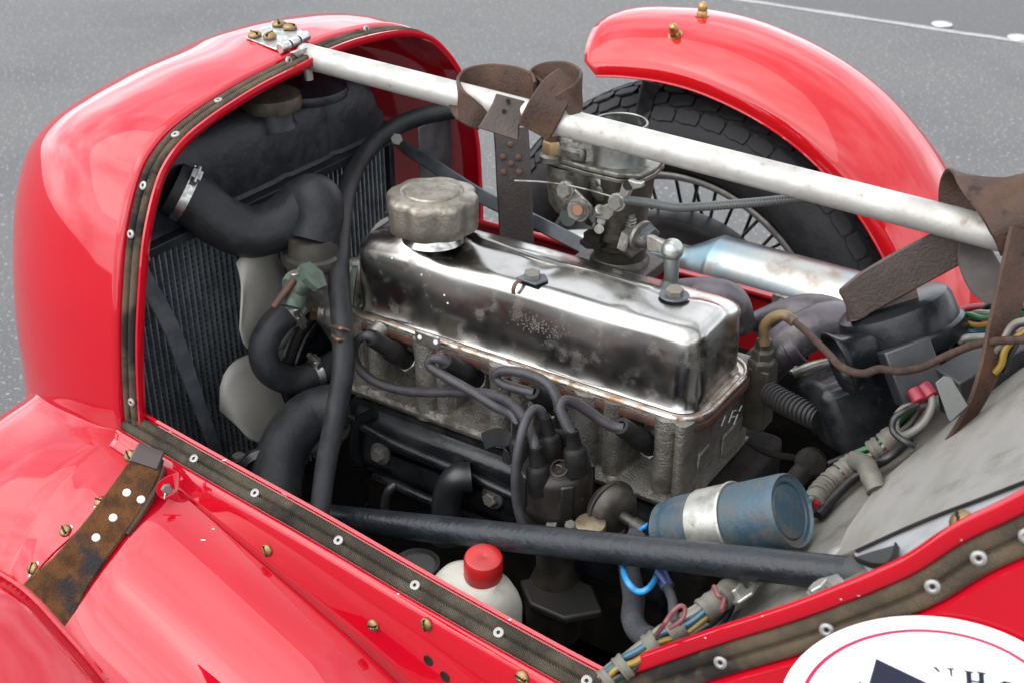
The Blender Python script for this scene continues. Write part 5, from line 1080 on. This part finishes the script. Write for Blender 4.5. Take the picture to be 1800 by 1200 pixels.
# small wires
wire('blue_wire', 'bright blue wire looping under the chassis tube from the coil', [cs + ca * .02 + UPV * .012 - RGT * .02, P(1130, 928, D=1.20), P(1108, 955, D=BD(1108) + .035), P(1096, 990, D=BD(1096) + .025), P(1101, 1018, D=1.08), P(1120, 1038, D=1.07), P(1140, 1033, D=1.07), P(1155, 1010, D=BD(1155) + .02), P(1160, 985, D=BD(1160) + .03)], .0027, WBLUE)
o = MB().tube([P(1160, 1003, D=BD(1160) + .015), P(1174, 1032, D=BD(1174) + .01)], .0062, 14, smooth=False).build('blue_sleeve', BLUESL); tag(o, 'dark blue terminal sleeve under the chassis tube', 'connector')
wire('grey_stub_wire', 'grey wire dropping from the dark blue sleeve', [P(1173, 1030, D=BD(1173) + .01), P(1182, 1055, D=1.06), P(1184, 1080, D=1.04), P(1190, 1095, D=1.03)], .0042, GREYHOSE)
wire('grey_conduit', 'matt grey sleeved cable dropping below the chassis tube to the loom', [P(1120, 935, D=BD(1120) + .05), P(1105, 975, D=BD(1105) + .05), P(1108, 1010, D=BD(1108) + .04), P(1114, 1050, D=BD(1114) + .02), P(1112, 1085, D=1.10), P(1124, 1110, D=1.08), P(1148, 1122, D=1.05)], [.008, .009, .0098, .010, .010, .010, .009], GREYHOSE, 'cable', 16)
wire('pink_wire', 'faded pink wire looping beside the lower loom', [PK(1145, 1125, .028), P(1165, 1100, D=.985), P(1182, 1075, D=.985), P(1196, 1064, D=.985), P(1204, 1070, D=.985), P(1198, 1088, D=.985), P(1175, 1104, D=.985)], .0019, WPINK)
wire('pink_stub_wire', 'short faded pink wire by the coil clamp foot', [P(1255, 1030, D=1.0), P(1262, 1045, D=.99), P(1272, 1052, D=.99), P(1268, 1072, D=.98)], .002, WPINK)
wire('black_bundle_wire', 'black cable running up beside the lower loom to the coil foot', [PK(1200, 1098, .03), PK(1245, 1068, .03), PK(1270, 1050, .028), PK(1285, 1030, .026), PK(1284, 1018, .024)], .0048, RUBGREY)
wire('lower_black_wire', 'black cable lying on the bulkhead below the lower loom', [PK(1075, 1193, .010), PK(1160, 1150, .006), PK(1230, 1118, .006), PK(1268, 1090, .006), PK(1283, 1064, .006)], .0046, WBLK)
ft = thing('loose_clamp_plate', 'greasy grey clamp plate with hex bolt near the end of the chassis tube', 'clamp', PK(1300, 1045, .02))
MB().prism([PK(x, y, .018) for x, y in ((1270, 1065), (1285, 1035), (1310, 1022), (1335, 1028), (1325, 1045), (1300, 1062))], bkn * .003).build('plate', GALV, ft, bevel=.001); inst(ME_HEXR, 'bolt_head', PK(1297, 1044, .022), bkn, ft, scale=.009)
# lower left oddments
ad_ = thing('adjuster_pulley', 'small black round adjuster with a split nut below the lower hose', 'adjuster', P(470, 840, D=1.42))
ac = P(468, 842, D=1.42); MB().lathe(ac, V((.5, -.75, .4)), [(.034, -.02), (.036, -.006), (.034, .002), (.026, .005), (.024, .0), (0, 0)], 36).build('disc', BLACK, ad_); MB().lathe(ac, V((.5, -.75, .4)), [(.018, 0), (.017, .010), (.010, .012), (.009, .022), (0, .023)], 8).build('nut', RUST, ad_)
tb_ = MB().lathe(P(732, 988, Y=-.27), V((0, 0, 1)), [(.024, -.02), (.024, 0), (.021, .002), (.019, -.002), (0, -.002)], 30).build('reservoir_rim', M('clear_dull', (.06, .06, .058), .35)); tag(tb_, 'dull dark round reservoir top beside the white bottle', 'reservoir')
# ------------------------------------------------------------------ near leather strap with bracket
s3 = thing('near_leather_strap', 'rusty brown suede strap with white studs and red bracket on the near side', 'strap', (-.35, -.40, .50))
tpx = [(272, 838), (255, 866), (232, 892), (205, 925), (175, 965), (140, 1010), (112, 1045), (85, 1080)]
tpts = []
for i, (px, py) in enumerate(tpx):
    l, n = HIT(px, py, val, side); tpts.append(l + n * ((.030, .024, .017)[i] if i < 3 else .013))
tw_ = (P(215, 880, D=1.5) - P(265, 905, D=1.5)).normalized()
MB().ribbon(tpts, tw_, [.032, .037, .040, .041, .042, .046, .058, .064], .005, 8).build('suede_strap', LEATHER2, s3); so = bpy.data.objects['suede_strap']
MB().ribbon([p + V((.008, -.002, -.007)) for p in tpts[:4]], tw_, [.026, .030, .031, .031], .005, 8).build('under_strap', LEATHER, s3)
MB().ribbon([tpts[0] + (tpts[0] - tpts[1]) * .30 + V((0, 0, .002)), tpts[0] + V((0, 0, .0035)), tpts[0].lerp(tpts[1], .6) + V((0, 0, .0035))], tw_, [.029, .030, .031], .004).build('smooth_end', M('leather_smooth', (.07, .045, .042), .4), s3)
for px, py in ((223, 865), (248, 877), (199, 909), (169, 944)):
    l, n = HIT(px, py, so)
    if l: inst(ME_STUD, 'stud', l, n, s3, scale=.0044)
outw = V((-.12, -.93, .35)).normalized()
def BR(px, py, y): return P(px, py, Y=y)
ylen = .040
e1_ = V((1, -.02, -.12)).normalized(); e2 = V((0, -.82, .57)).normalized(); e3 = e1_.cross(e2).normalized()
lb, nb_ = HIT(290, 835, side, val); Db = depth(lb)
e1_ = V((.93, -.30, -.10)).normalized()
mbk = MB(); mbk.prism([P(x, y, D=Db - .012) for x, y in ((262, 806), (311, 827), (310, 862), (262, 838))], FWD * .003)
mbk.build('bracket_plate', RED, s3, bevel=.0008)
for pg, d in (([(312, 827), (311, 858), (303, 869), (290, 876), (279, 873), (273, 862), (276, 848), (288, 838), (300, 833)], .040), ([(263, 805), (246, 812), (234, 824), (230, 838), (236, 846), (247, 840), (262, 828)], .014)):
    MB().prism([P(x, y, D=Db - d) for x, y in pg], e1_ * .003 + FWD * .003).build('bracket_cheek', RED, s3, bevel=.0008)
pc3 = P(292, 857, D=Db - .043); inst(ME_HEX, 'bolt_head', pc3, e1_ - FWD * .4, s3, scale=.0055)
MB().tube([pc3, P(290, 868, D=Db - .046), P(289, 876, D=Db - .046)], .0008, 6).build('split_pin', STEEL, s3)
# ------------------------------------------------------------------ near wing corner
nw = thing('near_cycle_wing', 'red mudguard edge of the near front wheel at the lower left corner', 'mudguard', (-.13, -.74, .60))
npx = [(-120, 940), (-60, 972), (0, 1008), (50, 1043), (100, 1096), (148, 1150), (192, 1205), (225, 1260)]
nep = PL(npx, Y=-.65); rows = []
for p in crv(nep, 6):
    row = []
    for j in range(15):
        s = j / 14; y = -.65 - .20 * s; up = .020 * (1 - abs(2 * s - 1) ** 2.4)
        e = (p - V((WC.x, -.65, WC.z))); e.y = 0; e.normalize(); row.append(V((p.x, y, p.z)) + e * up)
    rows.append(row)
MB().grid(rows).build('mudguard_skin', RED, nw, solid=.002, off=-1, ang=60); MB().tube([r[0] for r in rows][::4], .003, 8, 4).build('rolled_edge', RED, nw)
# ------------------------------------------------------------------ sticker on the scuttle side
stk = thing('round_sticker', 'round white sticker with red ring and dark letters on the red scuttle side', 'sticker', P(1600, 1150, Y=-.38))
def onS(px, py, off):
    l, n = HIT(px, py, scut)
    if l is None: return None
    return l + n * off
def ell(a, k=1.0, cx=1640, cy=1262, rx=272, ry=178, rot=.13):
    x, y = k * rx * math.cos(a), k * ry * math.sin(a); return cx + x * math.cos(rot) - y * math.sin(rot), cy + x * math.sin(rot) + y * math.cos(rot)
# panel plane fitted through three points of the panel, so the sticker is a flat disc glued on it
q1, q2, q3 = HIT(1520, 1150, scut)[0], HIT(1700, 1110, scut)[0], HIT(1640, 1200, scut)[0]
sn_ = (q2 - q1).cross(q3 - q1).normalized(); sn_ = -sn_ if sn_.dot(FWD) > 0 else sn_
def SPn(px, py, off=0.0):
    r = FWD + RGT * ((px - 900) / FPX) - UPV * ((py - 600) / FPX); t = (q1 + sn_ * (.0035 + off) - CAM_LOC).dot(sn_) / r.dot(sn_); return CAM_LOC + r * t
print('stk axes', [(SPn(*ell(a)) - SPn(*ell(a + math.pi))).length for a in (0, math.pi / 2)])
NA_ = 96
MB().prism([SPn(*ell(2 * math.pi * k / NA_)) for k in range(NA_)], -sn_ * .0008).build('disc', M('sticker_white', (1.2, 1.2, 1.22), .35), stk)
MB().grid([[SPn(*ell(2 * math.pi * k / NA_, .874), .0004), SPn(*ell(2 * math.pi * k / NA_, .846), .0004)] for k in range(NA_)], True).build('ring', PINKL, stk)
def flat(name, pts): MB().prism([SPn(x, y, .0006) for x, y in pts], -sn_ * .0003).build(name, NAVY, stk)
flat('diamond', [(1540, 1157), (1632, 1201), (1600, 1290), (1515, 1245)])
flat('letter', [(1639, 1171), (1646, 1172), (1653, 1180), (1650, 1181)]); flat('letter', [(1664, 1173), (1678, 1174), (1677, 1176), (1673, 1176), (1674, 1189), (1671, 1187), (1669, 1176), (1664, 1175)])
for x0, dx in ((1694, 0), (1716, 2)):
    flat('letter', [(x0, 1177 + dx), (x0 + 17, 1180 + dx), (x0 + 17, 1182 + dx), (x0 + 13, 1182 + dx), (x0 + 15, 1218), (x0 + 6, 1217), (x0 + 4, 1180 + dx), (x0, 1179 + dx)])
flat('letter', [(1704, 1194), (1728, 1198), (1728, 1201), (1704, 1197)])
flat('letter', [(1753, 1203), (1764, 1196), (1778, 1199), (1786, 1208), (1780, 1222), (1774, 1212), (1766, 1204), (1756, 1212)])
flat('letter', [(1508, 1199), (1514, 1196), (1512, 1204), (1506, 1206)])
MB().prism([SPn(x, y, .0003) for x, y in ((1503, 1112), (1516, 1094), (1532, 1104), (1524, 1118))], -sn_ * .0006).build('lifted_corner', MATS['sticker_white'], stk)
